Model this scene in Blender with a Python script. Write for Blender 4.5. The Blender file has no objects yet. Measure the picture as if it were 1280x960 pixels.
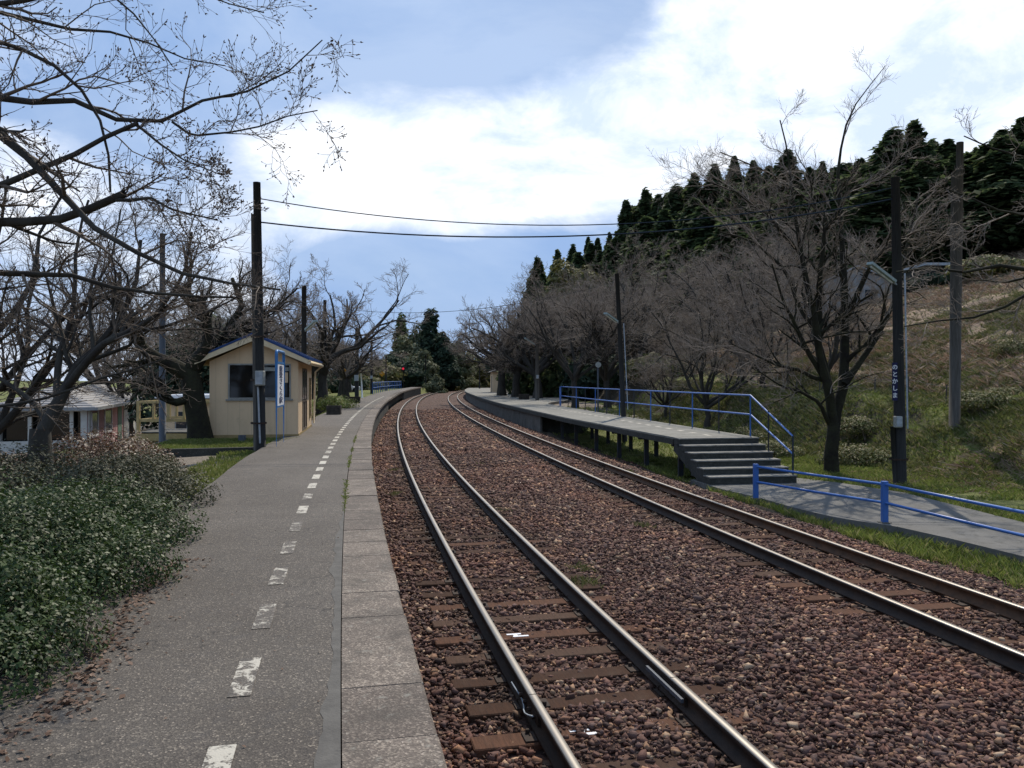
import bpy, math, random
import numpy as np
from mathutils import Vector
random.seed(7)
RNG = np.random.default_rng(11)
C = bpy.context.scene.collection
SC = bpy.context.scene
H, HY, F = 2.285, 473.5, 1000.0          # eye height above the rail heads, horizon row, focal length in px

# ------------------------------------------------------------------ helpers
def at(px, py, z=0.0):
    D = (H - z) * F / (py - HY)
    return np.array([(px - 640) * D / F, D, z])
def atD(px, py, D):
    return np.array([(px - 640) * D / F, D, H + (HY - py) * D / F])
def sm(x, a, b):
    t = np.clip((np.asarray(x, float) - a) / (b - a), 0, 1)
    return t * t * (3 - 2 * t)

def _hash(ix, iy, seed):
    n = (ix.astype(np.int64) * 374761393 + iy.astype(np.int64) * 668265263 + seed * 974711) & 0x7fffffff
    n = (n ^ (n >> 13)) * 1274126177 & 0x7fffffff
    return ((n ^ (n >> 16)) & 0xffff) / 65535.0
def vnoise(x, y, seed=0):
    x = np.asarray(x, float); y = np.asarray(y, float)
    ix, iy = np.floor(x), np.floor(y); fx, fy = x - ix, y - iy
    fx = fx * fx * (3 - 2 * fx); fy = fy * fy * (3 - 2 * fy)
    a = _hash(ix, iy, seed); b = _hash(ix + 1, iy, seed); c = _hash(ix, iy + 1, seed); d = _hash(ix + 1, iy + 1, seed)
    return (a + (b - a) * fx) * (1 - fy) + (c + (d - c) * fx) * fy - 0.5
def fbm(x, y, seed=0, o=3):
    r = 0
    for k in range(o):
        r = r + vnoise(x * 2 ** k, y * 2 ** k, seed + k) / 2 ** k
    return r

# the track's centre line: arc length s, offset d to the right
_s = np.arange(-30, 240, 0.5)
_u = np.clip(_s, 0, 178) / 100
_k = 3.09e-3 - 7.6664e-3 * _u + 9.074e-3 * _u ** 2 - 3.1265e-3 * _u ** 3
_k = np.where(_s < 0, 0, np.where(_s > 178, 0.0022, _k))
_i0 = 60
_th = np.cumsum(_k) * 0.5; _th = _th - _th[_i0] - 0.2192
_X = np.cumsum(np.sin(_th)) * 0.5; _X = _X - _X[_i0] + 1.548
_Y = np.cumsum(np.cos(_th)) * 0.5; _Y = _Y - _Y[_i0] + 2.0
def P(s, d, z=0.0):
    x = np.interp(s, _s, _X); y = np.interp(s, _s, _Y); t = np.interp(s, _s, _th)
    return np.stack(np.broadcast_arrays(x + d * np.cos(t), y - d * np.sin(t), z), -1)
def hd(s): return float(np.interp(s, _s, _th))
def sd(x, y):
    s = np.interp(y, _Y, _s)
    for _ in range(2):
        t = np.interp(s, _s, _th)
        dx = x - np.interp(s, _s, _X); dy = y - np.interp(s, _s, _Y)
        s = s + dx * np.sin(t) + dy * np.cos(t)
    t = np.interp(s, _s, _th)
    d = (x - np.interp(s, _s, _X)) * np.cos(t) - (y - np.interp(s, _s, _Y)) * np.sin(t)
    return s, d

class MB:
    def __init__(self): self.v = []; self.f = []; self.m = []; self.n = 0
    def add(self, verts, faces, mi=0):
        verts = [tuple(map(float, v)) for v in verts]
        self.v += verts; self.f += [tuple(i + self.n for i in q) for q in faces]; self.m += [mi] * len(faces); self.n += len(verts); return self
    def box(self, x0, x1, y0, y1, z0, z1, mi=0):
        v = [(x0,y0,z0),(x1,y0,z0),(x1,y1,z0),(x0,y1,z0),(x0,y0,z1),(x1,y0,z1),(x1,y1,z1),(x0,y1,z1)]
        return self.add(v, [(0,3,2,1),(4,5,6,7),(0,1,5,4),(1,2,6,5),(2,3,7,6),(3,0,4,7)], mi)
    def bbox(self, x0, x1, y0, y1, z0, z1, b=0.01, mi=0):           # box with chamfered edges
        cx, cy = (x0+x1)/2, (y0+y1)/2; v = []; hx, hy = (x1-x0)/2, (y1-y0)/2
        for z, i in ((z0, b), (z0+b, 0), (z1-b, 0), (z1, b)):
            X, Y = hx-i, hy-i
            v += [(cx-X,cy-Y+b*(i==0),z),(cx-X+b*(i==0),cy-Y,z),(cx+X-b*(i==0),cy-Y,z),(cx+X,cy-Y+b*(i==0),z),(cx+X,cy+Y-b*(i==0),z),(cx+X-b*(i==0),cy+Y,z),(cx-X+b*(i==0),cy+Y,z),(cx-X,cy+Y-b*(i==0),z)]
        f = [tuple(range(7,-1,-1)), tuple(range(24,32))]
        for r in range(3):
            for k in range(8): f.append((r*8+k, r*8+(k+1)%8, r*8+8+(k+1)%8, r*8+8+k))
        return self.add(v, f, mi)
    def prism(self, poly, z0, z1, mi=0):
        n = len(poly); v = [(p[0],p[1],z0) for p in poly] + [(p[0],p[1],z1) for p in poly]
        return self.add(v, [tuple(range(n-1,-1,-1)), tuple(range(n,2*n))] + [(i,(i+1)%n,n+(i+1)%n,n+i) for i in range(n)], mi)
    def beam(self, a, b, w, h, mi=0):                                # rectangular bar from a to b
        a = Vector(a); b = Vector(b); t = (b-a).normalized()
        r = t.cross(Vector((0,0,1))); r = Vector((1,0,0)) if r.length < 1e-3 else r.normalized(); u = r.cross(t)
        v = [p + r*sx*w/2 + u*sy*h/2 for p in (a,b) for sx,sy in ((-1,-1),(1,-1),(1,1),(-1,1))]
        return self.add(v, [(0,1,2,3),(7,6,5,4),(0,4,5,1),(1,5,6,2),(2,6,7,3),(3,7,4,0)], mi)
    def tube(self, pts, r, k=8, mi=0, cap=True):
        pts = [Vector(p) for p in pts]; n = len(pts); r = [r]*n if np.isscalar(r) else r
        d0 = (pts[-1]-pts[0]).normalized(); ref = Vector((0,0,1)) if abs(d0.z) < .8 else Vector((0,1,0)); v = []
        for i, p in enumerate(pts):
            t = (pts[min(i+1,n-1)]-pts[max(i-1,0)]).normalized(); a = t.cross(ref).normalized(); b = t.cross(a)
            v += [p + (a*math.cos(2*math.pi*j/k) + b*math.sin(2*math.pi*j/k))*r[i] for j in range(k)]
        f = [(i*k+j, i*k+(j+1)%k, (i+1)*k+(j+1)%k, (i+1)*k+j) for i in range(n-1) for j in range(k)]
        if cap: f += [tuple(range(k)), tuple(range(n*k-1, (n-1)*k-1, -1))]
        return self.add(v, f, mi)
    def xf(self, rz, loc):
        c, s = math.cos(rz), math.sin(rz); self.v = [(x*c-y*s+loc[0], x*s+y*c+loc[1], z+loc[2]) for x,y,z in self.v]; return self

def wloc(o):
    v = np.zeros(3)
    while o is not None: v += np.array(o.location); o = o.parent
    return v
def link(name, me, mats, parent=None, world=True, smooth=False):
    for m in (mats if isinstance(mats, (list, tuple)) else [mats]): me.materials.append(m)
    o = bpy.data.objects.new(name, me); C.objects.link(o)
    if parent is not None:
        o.parent = parent
        if world: me.transform(__import__('mathutils').Matrix.Translation(-Vector(wloc(parent))))
    if smooth: me.shade_smooth()
    return o
def obj(name, mb, mats, parent=None, world=True, smooth=False):
    me = bpy.data.meshes.new(name); me.from_pydata(mb.v, [], mb.f)
    if any(mb.m): me.polygons.foreach_set('material_index', mb.m)
    me.update(); return link(name, me, mats, parent, world, smooth)
def npmesh(name, V, Fc, mats, parent=None, world=True, smooth=False, mi=None):
    V = np.ascontiguousarray(V, np.float32).reshape(-1, 3); Fc = np.ascontiguousarray(Fc, np.int32); k = Fc.shape[1]
    me = bpy.data.meshes.new(name); me.vertices.add(len(V)); me.vertices.foreach_set('co', V.ravel())
    me.loops.add(Fc.size); me.loops.foreach_set('vertex_index', Fc.ravel())
    me.polygons.add(len(Fc)); me.polygons.foreach_set('loop_start', np.arange(0, Fc.size, k, dtype=np.int32))
    if mi is not None: me.polygons.foreach_set('material_index', np.asarray(mi, np.int32))
    me.update(calc_edges=True); me.validate()
    return link(name, me, mats, parent, world, smooth)
def tag(o, label=None, cat=None, group=None, kind=None):
    for k, v in (('label',label),('category',cat),('group',group),('kind',kind)):
        if v: o[k] = v
    return o
def thing(name, label, cat, loc=(0,0,0), rz=0, group=None):
    o = bpy.data.objects.new(name, None); C.objects.link(o); o.location = [float(a) for a in loc]; o.rotation_euler = (0,0,rz)
    return tag(o, label, cat, group)
def dup(root, loc, rz=0, sc=1.0, label=None, group=None, szf=1.0):
    r = root.copy(); C.objects.link(r); r.location = [float(a) for a in loc]; r.rotation_euler = (0,0,rz); r.scale = (sc,sc,sc*szf)
    if label: r['label'] = label
    if group: r['group'] = group
    for ch in root.children:
        c = ch.copy(); C.objects.link(c); c.parent = r
        for g in ch.children:
            e = g.copy(); C.objects.link(e); e.parent = c
    return r

# ------------------------------------------------------------------ materials
class NT:
    def __init__(self, m): self.t = m.node_tree; self.t.nodes.clear()
    def n(self, typ, **kw):
        x = self.t.nodes.new(typ)
        for k, v in kw.items():
            if k.startswith('_'): setattr(x, k[1:], v)
        return x
    def l(self, a, b): self.t.links.new(a, b)
def srcin(nt, sock, v):
    if isinstance(v, (int, float, tuple, list)):
        sock.default_value = v if isinstance(v, (int, float)) else (tuple(v) + (1,) if len(v) == 3 and sock.type == 'RGBA' else v)
    else: nt.l(v, sock)
def math_(nt, op, a, b=None, clamp=False):
    x = nt.n('ShaderNodeMath'); x.operation = op; x.use_clamp = clamp; srcin(nt, x.inputs[0], a)
    if b is not None: srcin(nt, x.inputs[1], b)
    return x.outputs[0]
def mixc(nt, f, a, b, mode='MIX'):
    x = nt.n('ShaderNodeMix'); x.data_type = 'RGBA'; x.blend_type = mode
    srcin(nt, x.inputs[0], f); srcin(nt, x.inputs[6], a); srcin(nt, x.inputs[7], b); return x.outputs[2]
def noise(nt, vec, scale, detail=4, rough=.55, out='Fac', dist=0):
    x = nt.n('ShaderNodeTexNoise'); x.inputs['Scale'].default_value = scale; x.inputs['Detail'].default_value = detail
    x.inputs['Roughness'].default_value = rough; x.inputs['Distortion'].default_value = dist; nt.l(vec, x.inputs['Vector']); return x.outputs[out]
def ramp(nt, fac, stops):
    x = nt.n('ShaderNodeValToRGB'); e = x.color_ramp.elements
    while len(e) < len(stops): e.new(.5)
    for i, (p, c) in enumerate(stops): e[i].position = p; e[i].color = (c if len(c) == 4 else tuple(c) + (1,)) if not isinstance(c, (int,float)) else (c,c,c,1)
    nt.l(fac, x.inputs[0]); return x.outputs[0]
def coords(nt, kind='Object', scale=None):
    tc = nt.n('ShaderNodeTexCoord'); o = tc.outputs[kind]
    if scale:
        mp = nt.n('ShaderNodeMapping'); mp.inputs['Scale'].default_value = scale; nt.l(o, mp.inputs['Vector']); o = mp.outputs[0]
    return o
def finish(nt, col, rough=.8, bump=None, bstr=.3, bdist=.02, metal=0, spec=.5, extra=None):
    b = nt.n('ShaderNodeBsdfPrincipled'); srcin(nt, b.inputs['Base Color'], col); srcin(nt, b.inputs['Roughness'], rough)
    srcin(nt, b.inputs['Metallic'], metal); b.inputs['Specular IOR Level'].default_value = spec
    if bump is not None:
        bm = nt.n('ShaderNodeBump'); bm.inputs['Strength'].default_value = bstr; bm.inputs['Distance'].default_value = bdist
        nt.l(bump, bm.inputs['Height']); nt.l(bm.outputs[0], b.inputs['Normal'])
    for k, v in (extra or {}).items(): srcin(nt, b.inputs[k], v)
    o = nt.n('ShaderNodeOutputMaterial'); nt.l(b.outputs[0], o.inputs[0]); return b
def newmat(name):
    m = bpy.data.materials.new(name); m.use_nodes = True; return m, NT(m)
def simple(name, c1, c2=None, scale=6, rough=.75, bstr=.2, bscale=40, metal=0, spec=.25, stretch=None, bdist=.01):
    m, nt = newmat(name); v = coords(nt, 'Object', stretch)
    c2 = c2 or tuple(x*.65 for x in c1)
    f = noise(nt, v, scale, 6, .65); f = ramp(nt, f, [(.35, 0.0), (.65, 1.0)])
    finish(nt, mixc(nt, f, c1, c2), rough, noise(nt, v, bscale, 3), bstr, bdist, metal, spec); return m
def island(name, stops, rough=.8, spec=.4, bump=None, extra=None, zmul=None):
    m, nt = newmat(name); g = nt.n('ShaderNodeNewGeometry'); v = coords(nt)
    col = ramp(nt, g.outputs['Random Per Island'], stops)
    n2 = noise(nt, v, 1.3 if zmul is None else zmul, 2); col = mixc(nt, ramp(nt, n2, [(.35, .45), (.65, 0.0)]), col, (.5,.5,.5), 'MULTIPLY')
    b = noise(nt, v, bump, 3) if bump else None
    finish(nt, col, rough, b, .5, .01, 0, spec, extra); return m
M = {}
def asphalt():
    m, nt = newmat('asphalt'); v = coords(nt)
    vo = nt.n('ShaderNodeTexVoronoi'); vo.inputs['Scale'].default_value = 130; nt.l(v, vo.inputs['Vector'])
    sp = nt.n('ShaderNodeSeparateColor'); nt.l(vo.outputs['Color'], sp.inputs[0])
    grain = ramp(nt, sp.outputs[0], [(0, (.052,.044,.037)), (.55, (.086,.074,.061)), (.87, (.122,.104,.084)), (.96, (.2,.175,.14)), (1, (.34,.29,.23))])
    big = noise(nt, v, .9, 6, .62); col = mixc(nt, ramp(nt, big, [(.38, 0.0), (.62, .8)]), grain, (.7,.68,.66), 'MULTIPLY')
    w = noise(nt, v, 7, 5, .7); col = mixc(nt, ramp(nt, w, [(.52, 0.0), (.7, .35)]), col, (.055,.052,.05))
    dv = nt.n('ShaderNodeVectorMath'); dv.operation = 'ADD'; nz = nt.n('ShaderNodeTexNoise'); nz.inputs['Scale'].default_value = 2.5; nz.inputs['Detail'].default_value = 6; nt.l(v, nz.inputs['Vector']); nt.l(v, dv.inputs[0]); nt.l(nz.outputs['Color'], dv.inputs[1])
    ve = nt.n('ShaderNodeTexVoronoi'); ve.feature = 'DISTANCE_TO_EDGE'; ve.inputs['Scale'].default_value = .55; nt.l(dv.outputs[0], ve.inputs['Vector'])
    ck = math_(nt, 'MULTIPLY', ramp(nt, ve.outputs['Distance'], [(.0, 1.0), (.006, 0.0)]), ramp(nt, noise(nt, v, .7, 3), [(.48, 0.0), (.56, .85)])); col = mixc(nt, ck, col, (.02,.018,.016))
    finish(nt, col, .82, vo.outputs['Distance'], .5, .006, 0, .4); return m
M['asphalt'] = asphalt()
def coping():
    m, nt = newmat('coping_concrete'); v = coords(nt); g = nt.n('ShaderNodeNewGeometry')
    vo = nt.n('ShaderNodeTexVoronoi'); vo.inputs['Scale'].default_value = 110; nt.l(v, vo.inputs['Vector'])
    sp = nt.n('ShaderNodeSeparateColor'); nt.l(vo.outputs['Color'], sp.inputs[0])
    grain = ramp(nt, sp.outputs[0], [(0, (.10,.084,.07)), (.6, (.16,.135,.112)), (.9, (.26,.225,.18)), (1, (.38,.33,.27))])
    tone = ramp(nt, g.outputs['Random Per Island'], [(0, (.75,.72,.72)), (1, (1.25,1.22,1.2))])
    col = mixc(nt, 1.0, grain, tone, 'MULTIPLY')
    n1 = noise(nt, v, 3.2, 7, .7); col = mixc(nt, ramp(nt, n1, [(.42, 0.0), (.66, .8)]), col, (.07,.06,.05))
    n2 = noise(nt, v, 14, 4, .7); col = mixc(nt, ramp(nt, n2, [(.6, 0.0), (.7, .6)]), col, (.27,.26,.22))
    finish(nt, col, .88, vo.outputs['Distance'], .5, .005, 0, .3); return m
M['coping'] = coping()
M['concrete'] = simple('concrete', (.16,.155,.14), (.085,.085,.075), 3, .9, .4, 60)
M['dark_concrete'] = simple('dark_concrete', (.045,.047,.042), (.02,.024,.02), 4, .92, .5, 30)
M['wall_concrete'] = simple('wall_concrete', (.14,.135,.12), (.05,.05,.045), 2.5, .92, .5, 30, stretch=(1,1,.35))
def stained(name, a, b, dark, sc):
    m, nt = newmat(name); v = coords(nt); n1 = noise(nt, v, sc, 8, .7); n2 = noise(nt, v, sc*5, 6, .75); n3 = noise(nt, v, 60, 3)
    col = mixc(nt, ramp(nt, n1, [(.35, 0.0), (.65, 1.0)]), a, b); col = mixc(nt, ramp(nt, n2, [(.52, 0.0), (.68, .75)]), col, dark); col = mixc(nt, ramp(nt, n3, [(.6, 0.0), (.75, .5)]), col, (.3,.29,.26))
    finish(nt, col, .9, n3, .5, .006, 0, .3); return m
M['deck_top'] = simple('deck_top', (.23,.22,.195), (.15,.145,.125), 2.2, .9, .4, 80)
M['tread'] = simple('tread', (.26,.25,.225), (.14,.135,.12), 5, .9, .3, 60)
M['patch'] = simple('mortar_patch', (.125,.118,.105), (.085,.08,.072), 7, .9, .5, 70)
M['path'] = stained('path_concrete', (.15,.146,.136), (.10,.097,.088), (.055,.055,.045), 1.1)
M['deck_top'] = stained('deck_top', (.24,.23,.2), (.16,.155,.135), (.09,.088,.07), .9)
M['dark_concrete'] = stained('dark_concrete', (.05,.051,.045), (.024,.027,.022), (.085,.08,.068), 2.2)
M['wall_concrete'] = stained('wall_concrete', (.14,.135,.12), (.07,.07,.062), (.035,.036,.03), 1.5)
M['blue'] = simple('blue_paint', (.02,.09,.33), (.03,.115,.36), 9, .38, .05, 60)
def bluepaint():
    m, nt = newmat('chipped_blue_paint'); v = coords(nt); f = noise(nt, v, 9, 8, .75)
    col = mixc(nt, noise(nt, v, 3, 3), (.022,.10,.36), (.03,.13,.40)); col = mixc(nt, ramp(nt, f, [(.64, 0.0), (.68, .9)]), col, (.09,.045,.025))
    finish(nt, col, .42, f, .2, .004, 0, .5); return m
M['blue'] = bluepaint()
M['bluegreen'] = simple('dark_blue_paint', (.018,.035,.05), (.04,.03,.025), 8, .6, .1, 60)
M['signblue'] = simple('sign_blue', (.05,.19,.42), (.04,.15,.36), 9, .35, .03, 60)
M['navy'] = simple('navy_enamel', (.01,.014,.07), None, 9, .3, .03, 60)
M['white'] = simple('white_paint', (.78,.79,.8), (.68,.69,.7), 8, .5, .05, 60)
M['letter'] = simple('letter_ink', (.05,.06,.12), None, 8, .6, .05, 60)
M['brownletter'] = simple('brown_lettering', (.09,.05,.025), None, 8, .6, .05, 60)
M['pole'] = simple('pole_wood', (.03,.029,.026), (.016,.016,.015), 5, .85, .5, 30, stretch=(6,6,.5))
M['polegrey'] = simple('pole_grey_wood', (.10,.092,.078), (.055,.05,.042), 4, .9, .5, 30, stretch=(6,6,.5))
M['polesteel'] = simple('pole_steel', (.09,.105,.125), (.06,.07,.085), 4, .55, .1, 30, stretch=(4,4,.5))
M['boxgrey'] = simple('box_grey', (.33,.34,.31), (.22,.225,.2), 20, .7, .1, 60)
M['lampshell'] = simple('lamp_shell', (.3,.36,.34), (.2,.25,.23), 9, .5, .05, 60)
M['tube'] = simple('lamp_tube', (.7,.72,.7), None, 9, .3, .02, 60)
M['conduit'] = simple('conduit', (.38,.42,.45), None, 9, .45, .03, 60)
M['wall'] = simple('hut_wall', (.55,.42,.27), (.49,.37,.24), 1.6, .85, .12, 90)
def hutwall():
    m, nt = newmat('hut_siding'); v = coords(nt); sx = nt.n('ShaderNodeSeparateXYZ'); nt.l(v, sx.inputs[0])
    u = math_(nt, 'FRACT', math_(nt, 'MULTIPLY', math_(nt, 'ADD', sx.outputs[0], sx.outputs[1]), 3.2)); g = ramp(nt, u, [(.0, 0.0), (.03, 1.0), (.97, 1.0), (1.0, 0.0)])
    n_ = noise(nt, coords(nt, 'Object', (2.2, 2.2, .5)), 1.5, 6, .65); col = mixc(nt, ramp(nt, n_, [(.42, 0.0), (.7, .55)]), (.66,.485,.30), (.54,.395,.24))
    col = mixc(nt, ramp(nt, noise(nt, v, 3.5, 7, .75), [(.55, 0.0), (.75, .35)]), col, (.3,.24,.16)); col = mixc(nt, g, (.50,.37,.23), col)
    finish(nt, col, .8, g, .3, .01, 0, .3); return m
M['wall'] = hutwall()
M['wallbase'] = simple('hut_base', (.34,.25,.11), (.25,.18,.08), 5, .85, .1, 60)
M['fascia'] = simple('hut_fascia', (.68,.56,.36), (.6,.48,.3), 5, .7, .05, 60)
M['soffit'] = simple('hut_soffit', (.33,.2,.09), (.25,.15,.06), 7, .8, .1, 60)
M['roofblue'] = simple('blue_roof', (.02,.06,.17), (.014,.04,.12), 3, .4, .05, 60)
M['door'] = simple('door_brown', (.12,.09,.065), (.09,.07,.05), 6, .5, .05, 60)
M['alu'] = simple('aluminium', (.3,.3,.28), (.22,.22,.2), 12, .45, .05, 60, metal=.5)
M['glass'] = simple('dark_glass', (.006,.007,.007), None, 3, .06, .0, 20, spec=.5)
M['greyglass'] = simple('grey_glass', (.03,.035,.04), (.012,.014,.016), 2, .1, .0, 20)
M['wood_yellow'] = simple('yellow_timber', (.42,.33,.16), (.32,.24,.11), 5, .75, .2, 40, stretch=(1,1,1))
M['housewall'] = simple('house_wall', (.55,.55,.5), (.45,.45,.41), 3, .85, .1, 50)
M['pink'] = simple('pink_wall', (.52,.3,.3), (.4,.24,.24), 4, .8, .1, 50)
M['green'] = simple('green_door', (.16,.26,.2), None, 4, .6, .05, 50)
M['farhouse'] = simple('far_house', (.3,.31,.31), (.2,.21,.21), .8, .85, .1, 20)
M['planter'] = simple('planter_wood', (.06,.05,.04), (.03,.026,.02), 8, .9, .4, 40)
M['soil'] = simple('soil', (.06,.045,.03), None, 12, .95, .5, 60)
M['sleeperplate'] = simple('rusty_plate', (.05,.03,.02), (.025,.018,.014), 20, .8, .3, 80)
M['rust'] = simple('rail_rust', (.05,.032,.022), (.028,.021,.017), 8, .72, .3, 90)
M['rustorange'] = simple('rail_rust_orange', (.115,.058,.03), (.06,.035,.02), 8, .75, .3, 90)
def polished():
    m, nt = newmat('rail_head_steel'); v = coords(nt); f = noise(nt, v, 4, 4)
    finish(nt, mixc(nt, f, (.27,.25,.22), (.19,.175,.155)), .46, None, 0, 0, .85); return m
M['railtop'] = polished()
M['yellow'] = simple('sign_orange', (.7,.33,.03), None, 8, .5, .03, 60)
M['carwhite'] = simple('car_paint', (.75,.76,.78), (.7,.7,.72), 8, .25, .01, 60)
M['rubber'] = simple('rubber', (.02,.02,.02), None, 8, .8, .05, 60)
M['wire'] = simple('wire', (.02,.03,.04), None, 8, .6, .02, 60)
def emit(name, c, s):
    m, nt = newmat(name); finish(nt, c, .3, extra={'Emission Color': c, 'Emission Strength': s}); return m
M['redlamp'] = emit('red_signal_lens', (.8,.02,.05), .7)
def sleepermat():
    m, nt = newmat('sleeper_wood'); oi = nt.n('ShaderNodeObjectInfo'); v = coords(nt, 'Object', (14, 1.2, 14))
    g = noise(nt, v, 3, 8, .75); base = ramp(nt, oi.outputs['Random'], [(0, (.05,.027,.017)), (.35, (.09,.044,.027)), (.6, (.135,.066,.04)), (.8, (.105,.062,.042)), (1, (.065,.036,.024))])
    col = mixc(nt, ramp(nt, g, [(.35, 0.0), (.7, .75)]), base, (.028,.02,.016))
    col = mixc(nt, ramp(nt, noise(nt, coords(nt), 5, 4), [(.5, 0.0), (.75, .3)]), col, (.10,.07,.05))
    finish(nt, col, .9, g, .9, .01, 0, .1); return m
M['sleeper'] = sleepermat()
def paintmat():
    m, nt = newmat('worn_line_paint'); v = coords(nt)
    vo = nt.n('ShaderNodeTexVoronoi'); vo.inputs['Scale'].default_value = 95; nt.l(v, vo.inputs['Vector'])
    sp = nt.n('ShaderNodeSeparateColor'); nt.l(vo.outputs['Color'], sp.inputs[0])
    grain = ramp(nt, sp.outputs[0], [(0, (.045,.038,.032)), (.55, (.076,.066,.055)), (.87, (.11,.094,.076)), (.96, (.18,.155,.125)), (1, (.3,.25,.2))])
    at_ = nt.n('ShaderNodeAttribute'); at_.attribute_name = 'wear'
    f = noise(nt, v, 9, 9, .78, dist=.8)
    f = math_(nt, 'SUBTRACT', f, at_.outputs['Fac']); f = ramp(nt, f, [(.0, 0.0), (.05, 1.0)])
    finish(nt, mixc(nt, f, grain, (.44,.41,.34)), .8, vo.outputs['Distance'], .4, .004); return m
M['paint'] = paintmat()
M['stone'] = island('ballast_stone', [(0, (.04,.024,.02)), (.25, (.09,.05,.04)), (.5, (.14,.078,.064)), (.72, (.12,.086,.08)), (.86, (.22,.13,.088)), (.95, (.34,.23,.145)), (1, (.42,.34,.25))], .85, .3, 60, zmul=.45)
_nt = NT.__new__(NT); _nt.t = M['stone'].node_tree
_b = [n for n in _nt.t.nodes if n.type == 'BSDF_PRINCIPLED'][0]; _c = _b.inputs['Base Color'].links[0].from_socket
_a = _nt.n('ShaderNodeAttribute'); _a.attribute_name = 'oil'; _v = coords(_nt)
_f = math_(_nt, 'MULTIPLY', _a.outputs['Fac'], ramp(_nt, noise(_nt, _v, 1.1, 4), [(.35, .25), (.6, .85)]))
_c = mixc(_nt, _f, _c, (.042,.03,.022)); _c = mixc(_nt, ramp(_nt, noise(_nt, _v, .35, 3), [(.45, 0.0), (.65, .5)]), _c, (1.5,1.15,.95), 'MULTIPLY'); _c = mixc(_nt, 1.0, _c, (1.06,.95,.87), 'MULTIPLY'); _nt.l(_c, _b.inputs['Base Color'])
def ballastmat():
    m, nt = newmat('ballast_bed'); v = coords(nt)
    vo = nt.n('ShaderNodeTexVoronoi'); vo.inputs['Scale'].default_value = 17; vo.inputs['Randomness'].default_value = 1; nt.l(v, vo.inputs['Vector'])
    sp = nt.n('ShaderNodeSeparateColor'); nt.l(vo.outputs['Color'], sp.inputs[0])
    c = ramp(nt, sp.outputs[0], [(0, (.032,.018,.014)), (.4, (.088,.048,.037)), (.75, (.13,.074,.056)), (.93, (.2,.13,.09)), (1, (.34,.24,.17))])
    c = mixc(nt, ramp(nt, noise(nt, v, .45, 4), [(.35, .5), (.65, 0.0)]), c, (.5,.5,.5), 'MULTIPLY')
    finish(nt, c, .9, vo.outputs['Distance'], 1.0, .05, 0, .2); return m
M['ballast'] = ballastmat()
def groundmat():
    m, nt = newmat('terrain'); v = coords(nt)
    a = nt.n('ShaderNodeVertexColor'); a.layer_name = 'cover'; sp = nt.n('ShaderNodeSeparateColor'); nt.l(a.outputs[0], sp.inputs[0])
    n1 = noise(nt, v, 2.2, 8, .7); n2 = noise(nt, v, .5, 5, .65); n3 = noise(nt, v, 9, 6, .75)
    grass = mixc(nt, ramp(nt, n1, [(.38, 0.0), (.62, 1.0)]), (.085,.11,.03), (.17,.18,.06))
    grass = mixc(nt, ramp(nt, n3, [(.5, 0.0), (.68, .6)]), grass, (.22,.18,.10))
    dead = mixc(nt, ramp(nt, n3, [(.38, 0.0), (.62, 1.0)]), (.16,.115,.08), (.37,.27,.19))
    dead = mixc(nt, ramp(nt, n2, [(.5, 0.0), (.62, .8)]), dead, (.12,.13,.05))
    soil = mixc(nt, ramp(nt, n3, [(.4, 0.0), (.65, 1.0)]), (.035,.03,.02), (.10,.08,.055))
    gravel = mixc(nt, ramp(nt, n3, [(.4, 0.0), (.65, 1.0)]), (.17,.14,.11), (.29,.25,.2))
    pr = math_(nt, 'ADD', sp.outputs[0], math_(nt, 'MULTIPLY', math_(nt, 'SUBTRACT', n1, .5), 1.5)); fr = ramp(nt, pr, [(.4, 0.0), (.6, 1.0)])
    c = mixc(nt, fr, grass, dead)
    pg = math_(nt, 'ADD', sp.outputs[1], math_(nt, 'MULTIPLY', math_(nt, 'SUBTRACT', n1, .5), 1.2)); c = mixc(nt, ramp(nt, pg, [(.4, 0.0), (.6, 1.0)]), c, soil)
    pb = math_(nt, 'ADD', sp.outputs[2], math_(nt, 'MULTIPLY', math_(nt, 'SUBTRACT', n1, .5), .8)); c = mixc(nt, ramp(nt, pb, [(.42, 0.0), (.58, 1.0)]), c, gravel)
    finish(nt, c, .95, n3, .9, .08, 0, .15); return m
M['ground'] = groundmat()
M['bark'] = simple('bark_dark', (.034,.029,.025), (.06,.056,.046), 5, .95, .9, 14, bdist=.03, stretch=(1,1,.4))
M['bark_moss'] = simple('bark_mossy', (.016,.013,.01), (.03,.03,.015), 3, .95, .9, 14, bdist=.03)
M['twig'] = simple('twig', (.17,.135,.105), (.10,.078,.06), 3, .8, .2, 30)
M['twig_grey'] = simple('twig_grey', (.29,.24,.19), (.175,.14,.11), 2, .8, .2, 30)
M['bud'] = simple('bud', (.08,.055,.04), (.11,.07,.05), 10, .7, .1, 30)
leafx = {'Transmission Weight': 0.0}
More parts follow.
